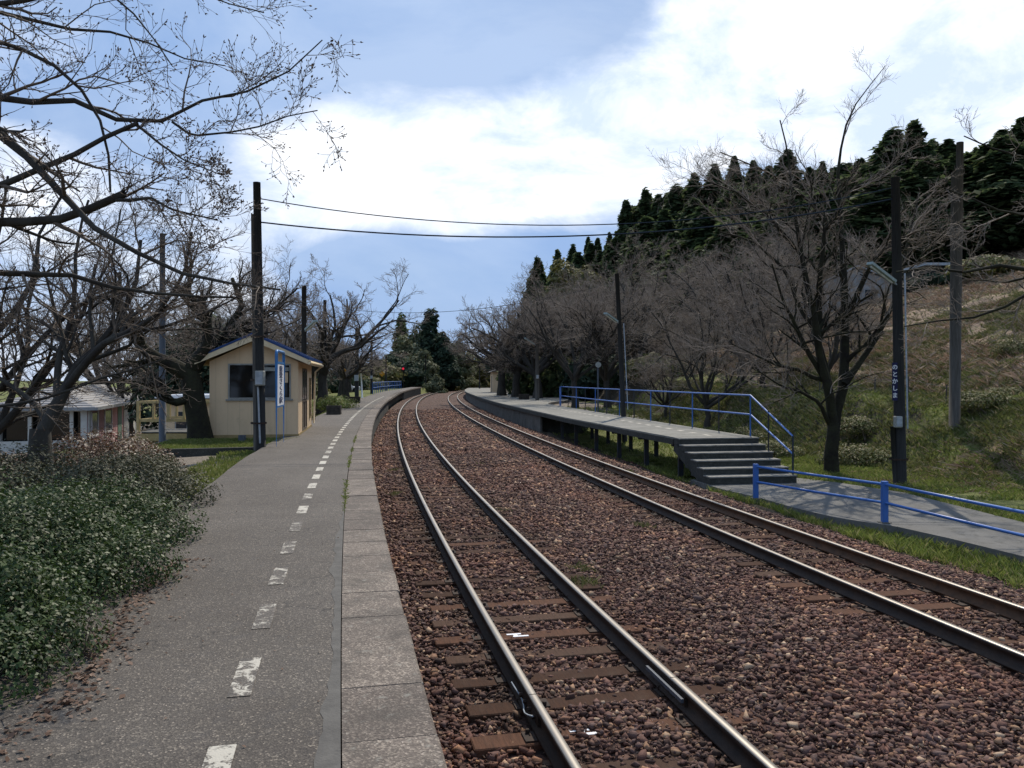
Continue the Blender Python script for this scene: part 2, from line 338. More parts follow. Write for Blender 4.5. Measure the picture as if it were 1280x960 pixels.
def leafmat(name, stops, rough, spec=.5, trans=.25, n=.9):
    m, nt = newmat(name); g = nt.n('ShaderNodeNewGeometry'); v = coords(nt)
    col = ramp(nt, g.outputs['Random Per Island'], stops)
    col = mixc(nt, ramp(nt, noise(nt, v, n, 3), [(.35, .55), (.65, 0.0)]), col, (.6,.55,.5), 'MULTIPLY')
    b = nt.n('ShaderNodeBsdfPrincipled'); nt.l(col, b.inputs['Base Color']); b.inputs['Roughness'].default_value = rough; b.inputs['Specular IOR Level'].default_value = spec
    t = nt.n('ShaderNodeBsdfTranslucent'); nt.l(col, t.inputs[0]); mx = nt.n('ShaderNodeMixShader'); mx.inputs[0].default_value = trans
    nt.l(b.outputs[0], mx.inputs[1]); nt.l(t.outputs[0], mx.inputs[2]); o = nt.n('ShaderNodeOutputMaterial'); nt.l(mx.outputs[0], o.inputs[0]); return m
M['leaf_green'] = leafmat('leaf_dark_green', [(0, (.016,.034,.008)), (.5, (.038,.074,.016)), (.85, (.068,.108,.026)), (1, (.085,.125,.04))], .5, .3)
M['leaf_olive'] = leafmat('leaf_olive', [(0, (.03,.035,.016)), (.5, (.06,.07,.035)), (.85, (.10,.105,.06)), (1, (.16,.14,.09))], .6, .3)
M['leaf_red'] = leafmat('leaf_russet', [(0, (.05,.03,.016)), (.35, (.11,.055,.03)), (.6, (.17,.085,.05)), (.8, (.08,.08,.03)), (1, (.24,.15,.1))], .5)
M['cedar'] = leafmat('cedar_foliage', [(0, (.035,.055,.025)), (.5, (.07,.105,.042)), (.85, (.11,.15,.06)), (1, (.17,.18,.08))], .8, .25, .5, .12)
M['conifer2'] = leafmat('conifer_green', [(0, (.016,.03,.02)), (.6, (.035,.06,.035)), (1, (.07,.10,.055))], .8, .2, .2, .2)
M['bamboo'] = leafmat('bamboo_foliage', [(0, (.06,.075,.035)), (.6, (.13,.15,.075)), (1, (.24,.25,.15))], .7, .3, .3, .2)
M['yellowgreen'] = leafmat('yellowgreen_foliage', [(0, (.08,.08,.025)), (.6, (.15,.15,.05)), (1, (.22,.2,.09))], .7, .3, .3, .2)
M['grass'] = leafmat('grass_blade', [(0, (.11,.14,.03)), (.5, (.18,.24,.05)), (.8, (.25,.29,.08)), (1, (.38,.33,.17))], .6, .3, .4)
M['deadstalk'] = leafmat('dead_stalk', [(0, (.14,.10,.065)), (.5, (.34,.24,.17)), (.8, (.46,.35,.26)), (1, (.16,.17,.07))], .8, .2, .2)
M['weed'] = leafmat('weed', [(0, (.07,.085,.025)), (.5, (.15,.17,.05)), (.8, (.24,.22,.10)), (1, (.36,.29,.19))], .7, .3, .25)
M['litter'] = leafmat('leaf_litter', [(0, (.07,.04,.025)), (.5, (.16,.10,.07)), (1, (.28,.2,.15))], .8, .2, .1)

# ------------------------------------------------------------------ terrain
BR = 36.5   # the right platform is solid beyond this arc length
def zg(x, y):
    x = np.asarray(x, float); y = np.asarray(y, float); s, d = sd(x, y)
    # right of the line
    flat = -.33 + .85 * sm(y, 30, 58)
    bank = (1 - sm(y, 21, 27)) * 1.9 * sm(d, 12.2, 19) + sm(y, 21, 27) * 1.85 * sm(d, 13.7, 15.9)
    slope = np.maximum(0, d - 18.6) * .30 - np.maximum(0, d - 62) * .06 + sm(y, 70, 150) * 14 * sm(d, 14, 50)
    slope = slope - np.maximum(0, d - 150) * .24
    lump = (fbm(x * .45, y * .45, 3, 4) * .55 + fbm(x * 1.7, y * 1.7, 9, 3) * .22) * sm(d, 11.5, 15) + fbm(x*.8, y*.8, 5) * .05
    zr = flat + bank + slope + lump - .12 * sm(d, 6.2, 6.8) * (1 - sm(d, 8.5, 9.2))
    # left of the line
    zl = .5 - .45 * sm(y, 19.5, 25) + .55 * sm(y, 42, 60)
    zl = np.where(d > -4.3, np.maximum(zl, .5 + .12 * sm(d, -4.5, -3.9)), zl)
    drop = -1.6 * sm(-d, 9, 17) - 6 * sm(-d, 26, 44) * (1 - sm(y, 60, 90))
    zl = zl + drop + fbm(x * .6, y * .6, 21) * .1 * sm(-d, 4, 6)
    z = np.where(d > np.where(y > 37.5, 8.4, 6.1), zr, np.where(d < -3.6 + .9*sm(s, 70, 110), zl, -.62))
    return z
def axis(lo, hi, fine_lo, fine_hi, st, g=1.09):
    a = list(np.arange(fine_lo, fine_hi, st)); q = st; x = fine_hi
    while x < hi: a.append(x); q *= g; x += q
    a.append(hi); q = st; x = fine_lo - st
    while x > lo: a.insert(0, x); q *= g; x -= q
    a.insert(0, lo); return np.array(a)
ax = axis(-900, 900, -14, 26, .28); ay = axis(-300, 1200, 0, 55, .3, 1.022)
GX, GY = np.meshgrid(ax, ay); GZ = zg(GX, GY)
nx, ny = len(ax), len(ay)
idx = (np.arange(ny-1)[:,None]*nx + np.arange(nx-1)[None,:]).ravel()
go = npmesh('ground', np.stack([GX,GY,GZ], -1), np.stack([idx, idx+1, idx+1+nx, idx+nx], 1), M['ground'], smooth=True)
tag(go, 'grassy verge, embankment and hillside beside the railway line', None, None, 'structure')
gs, gd = sd(GX, GY)
dead = .12 + .62 * sm(gd, 17.5, 22) * (1 - .5*sm(GY, 75, 95)) + .15 * (gd > 11) - .25*sm(gd, 24, 28)*(1-sm(gd,30,36))
dead = np.where(gd < 0, .25, dead)
dead = dead + .45 * np.exp(-((GX-12.3)**2/6 + (GY-20.5)**2/3))
soil = .55 * sm(gd, 13.2, 14.2) * (1 - sm(gd, 15.6, 16.4)) * sm(GY, 20, 26) + .9 * sm(GY, 50, 62) * (gd > 13.5) * (1 - sm(gd, 24, 32)*(1-sm(GY, 76, 90))) + .75*((gd > 5.8) & (gd < 7.2) & (GY < 60))
grav = .95 * ((gd > 9) & (gd < 13.0) & (GY > 40) & (GY < 120)) + .7 * ((gd < -4.6) & (gd > -9) & (GY < 19)) + .6*((gd < -9) & (GY < 60))
cov = np.stack([dead, soil, grav, np.ones_like(dead)], -1).reshape(-1, 4).clip(0, 1)
ca = go.data.color_attributes.new('cover', 'FLOAT_COLOR', 'POINT'); ca.data.foreach_set('color', cov.astype(np.float32).ravel())

def water():
    m, nt = newmat('sea_water'); v = coords(nt)
    finish(nt, (.03,.09,.16), .12, noise(nt, v, .8, 4), .3, .1); return m
o = npmesh('sea', [(-4000,-500,-5.3),(-32,-500,-5.3),(-32,3000,-5.3),(-4000,3000,-5.3)], [(0,1,2,3)], water())
tag(o, 'calm blue sea below the land', None, None, 'structure')

# ballast sheet
def zb(s, d):
    z = -.19 + .05 * np.exp(-((d - 2.1) / .7) ** 2) - .22 * sm(d, 5.35, 6.5) - .03 * np.exp(-((d + 1.3) / .3) ** 2)
    return z + fbm(s * .8, d * 1.3, 31) * .05
ss = np.arange(-6, 225, .4); dd = np.arange(-1.62, 6.9, .14); S_, D_ = np.meshgrid(ss, dd)
V = P(S_, D_, zb(S_, D_)); n2 = len(ss); idx = (np.arange(len(dd)-1)[:,None]*n2 + np.arange(n2-1)[None,:]).ravel()
tag(npmesh('ballast_bed', V, np.stack([idx, idx+n2, idx+1+n2, idx+1], 1)[:, ::-1], M['ballast'], smooth=True), 'bed of crushed reddish brown stone under both tracks', None, None, 'structure')

SP1 = [s for s in np.arange(1.0, 62, .535)]; SP2 = [s + .2 for s in np.arange(4.0, 62, .56)]
rs = random.Random(5)
bury = {('a', i): rs.random() for i in range(len(SP1))}; bury.update({('b', i): rs.random() for i in range(len(SP2))})
# ballast stones
phi = (1+5**.5)/2
ICO = np.array([(-1,phi,0),(1,phi,0),(-1,-phi,0),(1,-phi,0),(0,-1,phi),(0,1,phi),(0,-1,-phi),(0,1,-phi),(phi,0,-1),(phi,0,1),(-phi,0,-1),(-phi,0,1)])/1.9
ICF = np.array([(0,11,5),(0,5,1),(0,1,7),(0,7,10),(0,10,11),(1,5,9),(5,11,4),(11,10,2),(10,7,6),(7,1,8),(3,9,4),(3,4,2),(3,2,6),(3,6,8),(3,8,9),(4,9,5),(2,4,11),(6,2,10),(8,6,7),(9,8,1)])
BOX = np.array([(x,y,z) for x in (-1,1) for y in (-1,1) for z in (-1,1)], float)*.72
BXF = np.array([(0,1,3),(0,3,2),(4,7,5),(4,6,7),(0,4,5),(0,5,1),(2,3,7),(2,7,6),(0,2,6),(0,6,4),(1,5,7),(1,7,3)])
def rotm(n):
    q = RNG.normal(size=(n,4)); q /= np.linalg.norm(q, axis=1)[:,None]; w,x,y,z = q.T
    return np.stack([1-2*(y*y+z*z),2*(x*y-z*w),2*(x*z+y*w),2*(x*y+z*w),1-2*(x*x+z*z),2*(y*z-x*w),2*(x*z-y*w),2*(y*z+x*w),1-2*(x*x+y*y)], 1).reshape(n,3,3)
def stones(pts, size, base, faces):
    n = len(pts); v = base[None] * RNG.uniform(.55, 1.4, (n, len(base), 1)) + RNG.normal(0, .19, (n, len(base), 3))
    v = v * RNG.uniform([.8,.6,.42],[1.25,1.0,.8],(n,1,3)) * size[:,None,None]
    v = np.einsum('nij,nkj->nki', rotm(n), v); v[:,:,2] *= .8; v = v + pts[:,None,:]
    f = faces[None] + (np.arange(n)*len(base))[:,None,None]
    return v.reshape(-1,3), f.reshape(-1,3)
def stone_pts(s0, s1, dens, sz, lay=.012):
    n = int((s1-s0)*8.3*dens); s = RNG.uniform(s0, s1, n); d = RNG.uniform(-1.56, 6.75, n)
    keep = RNG.random(n) > sm(d, 6.0, 6.8)
    for off, L, key in ((0, SP1, 'a'), (4.184, SP2, 'b')):
        L = np.array(L); i = np.clip(np.searchsorted(L, s), 1, len(L)-1); i = np.where(np.abs(L[i]-s) < np.abs(L[i-1]-s), i, i-1)
        on = (np.abs(s-L[i]) < .095) & (np.abs(d-off) < 1.03)
        bu = np.array([bury[(key,int(q))] for q in range(len(L))])[i]
        keep &= ~(on & (RNG.random(n) > .05 + .75*bu*bu + .35*sm(s, 7, 24) + .45*(np.abs(d-off) > .68)*bu))
        keep &= ~(np.abs(np.abs(d-off)-.566) < .075 + sz*.6)
    s, d = s[keep], d[keep]; p = P(s, d, 0); keep = (np.abs(p[:,0]) < p[:,1]*.78 + .6) & (p[:,1] > 2.2); s, d, p = s[keep], d[keep], p[keep]
    p[:,2] = zb(s, d) + RNG.uniform(-.012, .03, len(s)); return p, np.clip(RNG.lognormal(0, .42, len(s)), .35, 2.4) * sz, np.minimum(np.abs(np.abs(d)-.6), np.abs(np.abs(d-4.184)-.6))
VV, FF, OO, off = [], [], [], 0
for a in ((1, 8.5, 1350, .0195), (8.5, 15, 950, .022), (15, 26, 520, .028)):
    p, sz, dr = stone_pts(*a); OO.append(np.repeat(np.exp(-(dr/.24)**2), 12)); v, f = stones(p, sz, ICO, ICF); VV.append(v); FF.append(f+off); off += len(v)
for a in ((26, 42, 300, .033), (42, 62, 150, .038)):
    p, sz, dr = stone_pts(*a); OO.append(np.repeat(np.exp(-(dr/.24)**2), 8)); v, f = stones(p, sz, BOX, BXF); VV.append(v); FF.append(f+off); off += len(v)
bgv = npmesh('ballast_gravel', np.concatenate(VV), np.concatenate(FF), M['stone']); A_t = bgv.data.attributes.new('oil', 'FLOAT', 'POINT'); A_t.data.foreach_set('value', np.concatenate(OO).astype(np.float32))
tag(bgv, 'loose crushed reddish brown stones between the rails', 'gravel', None, 'stuff')

# ------------------------------------------------------------------ rails and sleepers
prof = [(-.06,-.145),(.06,-.145),(.06,-.13),(.012,-.115),(.009,-.045),(.0325,-.033),(.0325,-.008),(.026,0),(-.026,0),(-.0325,-.008),(-.0325,-.033),(-.009,-.045),(-.012,-.115),(-.06,-.13)]
def rail(off, label, side, joint):
    ss = list(np.arange(-6, 60, .8)) + list(np.arange(60, 225, 1.5)); k = len(prof)
    ring = np.stack([P(np.array(ss), off + a, b) for a, b in prof], 1); n = len(ss)
    f = []; mi = []
    for j in range(k):
        q = np.arange(n-1)*k
        f.append(np.stack([q+j, q+(j+1)%k, q+k+(j+1)%k, q+k+j], 1)); mi += [1 if j in (6,7,8) else 0]*(n-1)
    t = thing('rail', label, 'rail', P(8, off, -.145)[()], 0, 'steel rails of the two tracks')
    npmesh('rail_body', ring, np.concatenate(f)[:, ::-1], [M[side], M['railtop']], t, mi=mi)
    for sg in (-1, 1):
        m = MB(); a = P(joint-.28, off+sg*.021, -.075); b = P(joint+.28, off+sg*.021, -.075); m.beam(a, b, .022, .075)
        for q in (-.2,-.07,.07,.2):
            c = P(joint+q, off+sg*.03, -.075); e = P(joint+q, off+sg*.055, -.075); m.tube([c, e], .016, 6)
        obj('joint_bar', m, M['sleeperplate'], t)
    m = MB(); a = P(joint-.004, off, .0006); b = P(joint+.004, off, .0006); m.beam(a, b, .056, .0016); obj('joint_gap', m, M['rubber'], t)
    return t
r1 = rail(-.566, 'polished rail nearest the left platform, with a joint close to the camera', 'rust', 4.0)
r2 = rail(.566, 'polished right-hand rail of the near track, bolted joint bar on it', 'rust', 4.1)
rail(4.184-.566, 'near rail of the far track, dark side with a thin bright top', 'rust', 21)
rail(4.184+.566, 'rusty orange-sided rail nearest the right platform and stairs', 'rustorange', 19.5)
# bond wire under the joint on the left rail
m = MB(); pts = [P(3.75+.08*i, -.566-.06-.02*math.sin(i*.9), -.05-.06*math.sin(math.pi*i/8)) for i in range(9)]; m.tube(pts, .006, 5); obj('bond_wire', m, M['conduit'], r1)
m = MB(); m.beam(P(3.8, .505, -.06), P(4.5, .505, -.06), .02, .03); obj('guard_plate', m, M['polesteel'], r2)

def sleeper_proto():
    t = thing('sleeper', 'x', 'sleeper'); m = MB(); m.bbox(-1.05, 1.05, -.1, .1, -.16, 0, .008)
    for i in range(len(m.v)):
        x, y, z = m.v[i]; m.v[i] = (x, y + .004*math.sin(x*9), z)
    obj('timber', m, M['sleeper'], t)
    for sx in (-1, 1):
        m = MB(); m.box(sx*.566-.13, sx*.566+.13, -.075, .075, .0, .012)
        for a in (-.09,.09):
            m.bbox(sx*.566+a-.014, sx*.566+a+.014, -.05*np.sign(a)-.014, -.05*np.sign(a)+.014, .012, .04, .004)
        obj('tie_plate', m, M['sleeperplate'], t)
    return t
proto = sleeper_proto(); first = True
for off, L, key, lab, grp in ((0, SP1, 'a', 'weathered wooden sleeper half buried in ballast under the near track', 'near track sleepers'), (4.184, SP2, 'b', 'weathered wooden sleeper half buried in ballast under the far track', 'far track sleepers')):
    for i, s in enumerate(L):
        z = -.162 - .018*bury[(key,i)]*float(sm(s, 4, 20)); p = P(s, off + rs.uniform(-.04,.04), z)
        r = proto if first else dup(proto, p, 0)
        first = False; r.location = [float(a) for a in p]; r.rotation_euler = (0, 0, -hd(s) + rs.uniform(-.012,.012)); tag(r, lab, None, grp)
        if key == 'a' and i in (5, 9):
            z0 = z + .0035; m = MB(); x = -.36
            m.box(x, x+.14, .02, .055, .001, .004).box(x+.05, x+.2, -.045, -.012, .001, .004).box(x+.06, x+.1, -.011, .019, .001, .004)
            q = obj('paint_mark', m, M['white'], r, world=False)
            r['label'] = 'wooden sleeper with a white paint mark, closest to the camera' if i == 5 else 'wooden sleeper with a small white paint mark, the farther of the two marked ones'
            
# ------------------------------------------------------------------ left platform
def ztop(s): return .7 + .18 * float(sm(s, 66, 93)) + .07 * float(sm(s, 93, 127))
def strip(slist, prof_fn):
    rings = [prof_fn(s) for s in slist]; k = len(rings[0]); v = [p for r in rings for p in r]; n = len(rings)
    f = [(i*k+j, i*k+(j+1)%k, (i+1)*k+(j+1)%k, (i+1)*k+j) for i in range(n-1) for j in range(k)]
    f += [tuple(range(k-1,-1,-1)), tuple(range((n-1)*k, n*k))]; return v, f
pl = thing('station_platform', 'long curving asphalt platform with pale stone coping and white dashes, left of the tracks', 'platform', P(8, -3, 0))
def prf(s):
    z = ztop(s); L = -3.95 - .12*float(fbm(s*.3, 2.0, 40)) + .9*float(sm(s, 70, 110))
    return [P(s, L, z-.95), P(s, -1.93, z-.95), P(s, -1.93, z), P(s, L, z)]
m = MB(); m.add(*strip(list(np.arange(-8, 40, .7)) + list(np.arange(40, 127.5, 1.5)), prf)); obj('asphalt_top', m, M['asphalt'], pl)
m = MB(); s = -8.0; r_ = random.Random(3); mj = MB()
while s < 62:
    L = .62; g = .004; j = r_.uniform(-.006,.006); z = ztop(s) + r_.uniform(-.003,.006)
    prof2 = lambda q: [P(q, -1.918, z-.14), P(q, -1.515+j, z-.14), P(q, -1.5+j, z-.125), P(q, -1.5+j, z-.014), P(q, -1.514+j, z), P(q, -1.918, z)]
    m.add(*strip([s+g, s+L-g], prof2)); prof3 = lambda q: [P(q, -1.916, z-.1), P(q, -1.503, z-.1), P(q, -1.503, z-.003), P(q, -1.916, z-.003)]; mj.add(*strip([s+L-g+.0005, s+L+g-.0005], prof3)); s += L
obj('mortar_joint', mj, M['tread'], pl)
while s < 127:
    z = ztop(s); prof2 = lambda q: [P(q, -1.925, z-.16), P(q, -1.5, z-.16), P(q, -1.5, z+.002), P(q, -1.925, z+.002)]
    m.add(*strip([s+.01, s+2.0], prof2)); s += 2.0
obj('coping', m, M['coping'], pl)
m = MB(); m.add(*strip(list(np.arange(-8, 62, .62)), lambda s: [P(s, -1.9, -.6), P(s, -1.6, -.6), P(s, -1.6, ztop(s)-.15), P(s, -1.9, ztop(s)-.15)]))
m.add(*strip(list(np.arange(62, 127, 1.5)), lambda s: [P(s, -2.35, -.6), P(s, -2.2, -.6), P(s, -2.2, ztop(s)-.17), P(s, -2.35, ztop(s)-.17)])); obj('retaining_wall', m, M['dark_concrete'], pl)
for k in range(16):
    s = 93 + k*2.2; m = MB(); a = P(s, -1.62, -.5); a2 = P(s, -1.62, ztop(s)-.16); m.beam(a, a2, .22, .22); obj('support_post', m, M['concrete'], pl)
# painted dashes with per-dash wear
def dashes(parent, d0, w, spans, zf, wears, nm='line_marking', lift=.004):
    m = MB(); wr = []
    for (a, b), w_ in zip(spans, wears):
        n = max(2, int((b-a)/.3)+1); q = np.linspace(a, b, n)
        for i in range(n-1):
            m.add([P(q[i], d0-w/2, zf(q[i])+lift), P(q[i], d0+w/2, zf(q[i])+lift), P(q[i+1], d0+w/2, zf(q[i+1])+lift), P(q[i+1], d0-w/2, zf(q[i+1])+lift)], [(0,1,2,3)]); wr += [w_]*4
    o = obj(nm, m, M['paint'], parent); A = o.data.attributes.new('wear', 'FLOAT', 'POINT'); A.data.foreach_set('value', wr); return o
sp, wl = [], []; s = .35
W = [.44, .45, .50, .53, .51, .52, .55, .45, .5, .43]
while s < 70:
    sp.append((s, s+.56)); wl.append(W[(len(wl))] if len(wl) < len(W) else .36 + .1*r_.random()); s += 1.1
dashes(pl, -2.42, .115, sp, ztop, wl)
# lighter patched joint strip along the coping, and tufts later
m = MB(); ss = np.arange(-2, 8.4, .07)
for i in range(len(ss)-1):
    wv = lambda s: -1.925 - (.02 + .045*(1+1.8*float(fbm(s*2.3, 0., 50, 4)))) * float(1 - .75*sm(s, 5.5, 8.4))
    m.add([P(ss[i], wv(ss[i]), .703), P(ss[i], -1.924, .703), P(ss[i+1], -1.924, .703), P(ss[i+1], wv(ss[i+1]), .703)], [(0,1,2,3)])
obj('mortar_strip', m, M['patch'], pl)

# ------------------------------------------------------------------ right platform
ep = [at(842,546.5,.7), at(765,532.5,.7), at(710,522.5,.7), at(660,511.5,.7), at(622,503,.7), at(592,493.5,.7)]
es, ed = zip(*[sd(p[0], p[1]) for p in ep]); es = [float(a) for a in es]; ed = [float(a) for a in ed]
es += [100, 120, 140]; ed += [5.75, 5.7, 5.7]
def edge(s): return float(np.interp(s, es, ed))
S0 = es[0]; RD = 8.85
def rside(s): return RD + 3.5*float(sm(s, 48, 60))
pr_ = thing('station_platform', 'raised concrete platform on dark posts with end stairs, right of the tracks', 'platform', P(30, 8, -.3))
sl = list(np.arange(S0, 38, .6)) + list(np.arange(38, 140, 1.5))
m = MB(); m.add(*strip(sl, lambda s: [P(s, edge(s), .52), P(s, rside(s), .52), P(s, rside(s), .7), P(s, edge(s), .7)])); dk = obj('deck', m, M['deck_top'], pr_)
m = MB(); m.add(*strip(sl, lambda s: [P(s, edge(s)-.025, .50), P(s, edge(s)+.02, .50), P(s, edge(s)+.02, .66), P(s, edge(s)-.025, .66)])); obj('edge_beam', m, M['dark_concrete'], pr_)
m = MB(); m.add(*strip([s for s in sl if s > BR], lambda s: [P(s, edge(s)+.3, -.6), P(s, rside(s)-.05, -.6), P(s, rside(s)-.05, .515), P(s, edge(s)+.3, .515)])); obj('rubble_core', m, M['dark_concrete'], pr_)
m = MB(); s = BR
while s < 138:
    m.add(*strip([s+.015, s+.9], lambda q: [P(q, edge(q)+.12, -.5), P(q, edge(q)+.22, -.5), P(q, edge(q)+.22, .5), P(q, edge(q)+.12, .5)])); s += .92
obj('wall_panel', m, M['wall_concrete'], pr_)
for s in (S0+.35, S0+3.0, S0+5.6, S0+8.2, S0+11, S0+13.6):
    for dx in (.35, 1.75):
        s2 = s + (.0 if dx < 1 else .25); m = MB(); a = P(s2, edge(s)+dx, -.75); b = P(s2, edge(s)+dx, .52); m.beam(a, b, .13, .17); obj('support_post', m, M['bluegreen'], pr_)
    m = MB(); m.beam(P(s, edge(s)+.1, .47), P(s, RD-.1, .47), .14, .1); obj('cross_beam', m, M['dark_concrete'], pr_)
sp = [(S0+.4+i*1.0, S0+.85+i*1.0) for i in range(24)]
dashes(pr_, 7.8, .13, sp, lambda s: .7, [.3+.12*r_.random() for _ in sp])
# stairs
st = thing('stairs', 'six dark concrete steps with pale treads at the end of the right platform', 'stairs', P(S0-1.2, 7.8, -.3))
tr = .4
for i in range(6):
    s1 = S0 - i*tr; z1 = .7 - (i+1)*.155 if i else .7; 
for i in range(6):
    z1 = .7 - .16*(i+1) + .155; sa, sb = S0 - .01 - i*tr + .02, S0 - .01 - (i+1)*tr; e0 = edge(S0)
    z1 = .698 - .158*i
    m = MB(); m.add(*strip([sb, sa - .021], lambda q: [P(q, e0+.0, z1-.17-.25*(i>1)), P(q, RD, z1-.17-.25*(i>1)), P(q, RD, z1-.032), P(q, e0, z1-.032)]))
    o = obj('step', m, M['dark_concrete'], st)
    m = MB(); m.add(*strip([sb-.02, sa - .022], lambda q: [P(q, e0-.01, z1-.03), P(q, RD+.01, z1-.03), P(q, RD+.01, z1), P(q, e0-.01, z1)])); obj('tread', m, M['tread'], o)  # tread slab in a paler colour than the step body
for dx in (.06, 2.02):
    m = MB(); q0, q1 = P(S0, e0+dx, .46), P(S0-5.6*tr, e0+dx, -.36); m.beam(q0, q1, .1, .26); obj('stringer', m, M['dark_concrete'], st)
# handrail of the right platform
hr = thing('handrail', 'long blue handrail along the back of the right platform, bending down at the stairs', 'railing', P(S0+5, RD, .7))
s_end = float(sd(*at(718, 507.5, .7)[:2])[0])
def rl(pts, r=.024): m = MB(); m.tube(pts, r, 8); return m
top = [P(s, RD-.04, 1.83) for s in np.linspace(s_end, S0, 12)]
bot = [P(s_end-6*tr-.0, 0, 0)]
pe = P(S0-6*tr+.1, RD-.04, .86); pm = P(S0-6*tr+.1, RD-.04, .42)
obj('top_rail', rl(top + [pe]), M['blue'], hr, smooth=True)
obj('middle_rail', rl([P(s, RD-.04, 1.3) for s in np.linspace(s_end, S0, 12)] + [pm]), M['blue'], hr, smooth=True)
for i in range(13):
    s = S0 + (s_end-S0)*i/12
    if i % 3 == 2: continue_ = 1
    m = MB(); m.tube([P(s, RD-.04, .7), P(s, RD-.04, 1.83)], .02, 6); obj('post', m, M['bluegreen'] if i % 2 else M['blue'], hr)
m = MB(); m.tube([P(S0-6*tr+.1, RD-.04, -.4), pe], .024, 8); obj('post', m, M['bluegreen'], hr)
m = MB(); s = S0-2.6*tr; m.tube([P(s, RD-.04, .3), P(s, RD-.04, 1.45)], .02, 6); obj('post', m, M['bluegreen'], hr)
m = MB(); m.box(-.16,.16,-.02,.02,0,1.1); m.xf(-hd(s_end)+1.57, P(s_end+.2, RD-.04, .72)); obj('end_panel', m, M['blue'], hr)

# path and low railing by it
pa = MB(); nearp = [(4.55,20.4),(4.9,18.6),(5.35,17.3),(5.6,16.1),(5.95,14.9),(6.7,13.9),(7.05,12.9),(7.7,10.5),(8.6,6),(9.5,0)]; farp = [(12.5,0),(11.2,6),(10.0,10.5),(9.25,13.2),(9.15,14.4),(9.0,16.5),(8.85,18.1),(8.1,19.8),(7.3,20.9),(6.5,21.2)]
n = len(nearp); v = []; f = []
for i in range(n):
    a, b = nearp[i], farp[n-1-i]
    for t in np.linspace(0, 1, 5): x = a[0]+(b[0]-a[0])*t; y = a[1]+(b[1]-a[1])*t; v.append((x, y, max(-.285, float(zg(x,y))+.03) if y < 19 else -.285))
for i in range(n-1):
    for j in range(4): f.append((i*5+j+5, i*5+j+6, i*5+j+1, i*5+j))
pa.add(v, f); o = obj('path', pa, M['path'], smooth=True); tag(o, 'worn grey concrete path leading to the platform stairs', None, None, 'structure')
# raise ground-contact skirt: thin slab edge
m = MB(); vv = [v[i*5] for i in range(n)]
for i in range(n-1): m.add([vv[i], vv[i+1], (vv[i+1][0],vv[i+1][1],vv[i+1][2]-.25), (vv[i][0],vv[i][1],vv[i][2]-.25)], [(0,1,2,3)])
tag(obj('path_edge', m, M['path']), 'edge of the concrete path', None, None, 'structure')
br = thing('handrail', 'low blue two-bar railing on stout square posts beside the concrete path', 'railing', (6.5,14.4,-.3))
p1 = (5.24,17.2); p2 = (6.66,14.3); p3 = (7.47,10.1); p4 = (8.2,6.6)
def zt(p, a): return a
for p in (p1,p2,p3,p4):
    m = MB(); m.bbox(p[0]-.05,p[0]+.05,p[1]-.05,p[1]+.05,-.42,.455,.006); po = obj('post', m, M['blue'], br)
    m = MB(); m.tube([(p[0],p[1],-.36),(p[0],p[1],-.27)], .12, 10); obj('footing', m, M['concrete'], po)
for a, b in ((p1,p2),(p2,p3),(p3,p4)):
    for z, nm in ((.40,'top_rail'),(.07,'bottom_rail')):
        mid = ((a[0]+b[0])/2+.03,(a[1]+b[1])/2, z-.012)
        obj(nm, rl([(a[0],a[1],z), mid, (b[0],b[1],z)], .026), M['blue'], br, smooth=True)

# ------------------------------------------------------------------ text
def text_mesh(name, body, size, mat, parent, depth=.004):
    cu = bpy.data.curves.new('lettering', 'FONT'); cu.body = body; cu.size = size; cu.align_x = 'CENTER'; cu.align_y = 'CENTER'; cu.extrude = depth
    cu.resolution_u = 2; cu.offset = size*.012
    t = bpy.data.objects.new('tmp', cu); C.objects.link(t); bpy.context.view_layer.update()
    me = bpy.data.meshes.new_from_object(t.evaluated_get(bpy.context.evaluated_depsgraph_get())); bpy.data.objects.remove(t)
    me.materials.clear(); me.materials.append(mat); o = bpy.data.objects.new(name, me); C.objects.link(o); o.parent = parent; return o

# ------------------------------------------------------------------ waiting hut
th = -.168
hut = thing('waiting_hut', 'small beige waiting hut with blue gabled roof and dark window, beside the pole', 'hut', (-5.93, 22.2, .7), -th)
def lobj(name, mb, mat, parent, smooth=False): return obj(name, mb, mat, parent, world=False, smooth=smooth)
W_, Lh, E_, A_ = 2.35, 4.6, 2.06, 2.68
m = MB()
m.box(-W_,-1.86,0,.08,0,2.0).box(-.2,0,0,.08,0,2.0).box(-1.86,-.2,0,.08,0,1.03)
m.add([(-W_,0,2.0),(0,0,2.0),(0,0,E_),(-W_/2,0,A_-.05),(-W_,0,E_),(-W_,.08,2.0),(0,.08,2.0),(0,.08,E_),(-W_/2,.08,A_-.05),(-W_,.08,E_)],
      [(0,1,2,3,4),(9,8,7,6,5),(0,5,6,1),(1,6,7,2),(4,9,5,0)])
m.box(-W_,-W_+.08,.082,Lh,0,E_).box(-W_+.082,-.0,Lh-.08,Lh,0,E_)
m.box(-.08,0,.082,1.2,0,E_).box(-.08,0,2.75,Lh-.082,0,E_).box(-.08,0,1.2,2.75,1.9,E_)
m.add([(-W_,Lh-.08,E_),(0,Lh-.08,E_),(-W_/2,Lh-.08,A_-.05),(-W_,Lh,E_),(0,Lh,E_),(-W_/2,Lh,A_-.05)],[(0,1,2),(5,4,3)])
lobj('wall', m, M['wall'], hut)
m = MB(); m.box(-W_-.006,.012,-.012,0,-.25,.05).box(.0,.014,-.012,Lh+.01,-.25,.06).box(-W_-.012,-W_,0,Lh,-.25,.05); lobj('base_trim', m, M['wallbase'], hut)
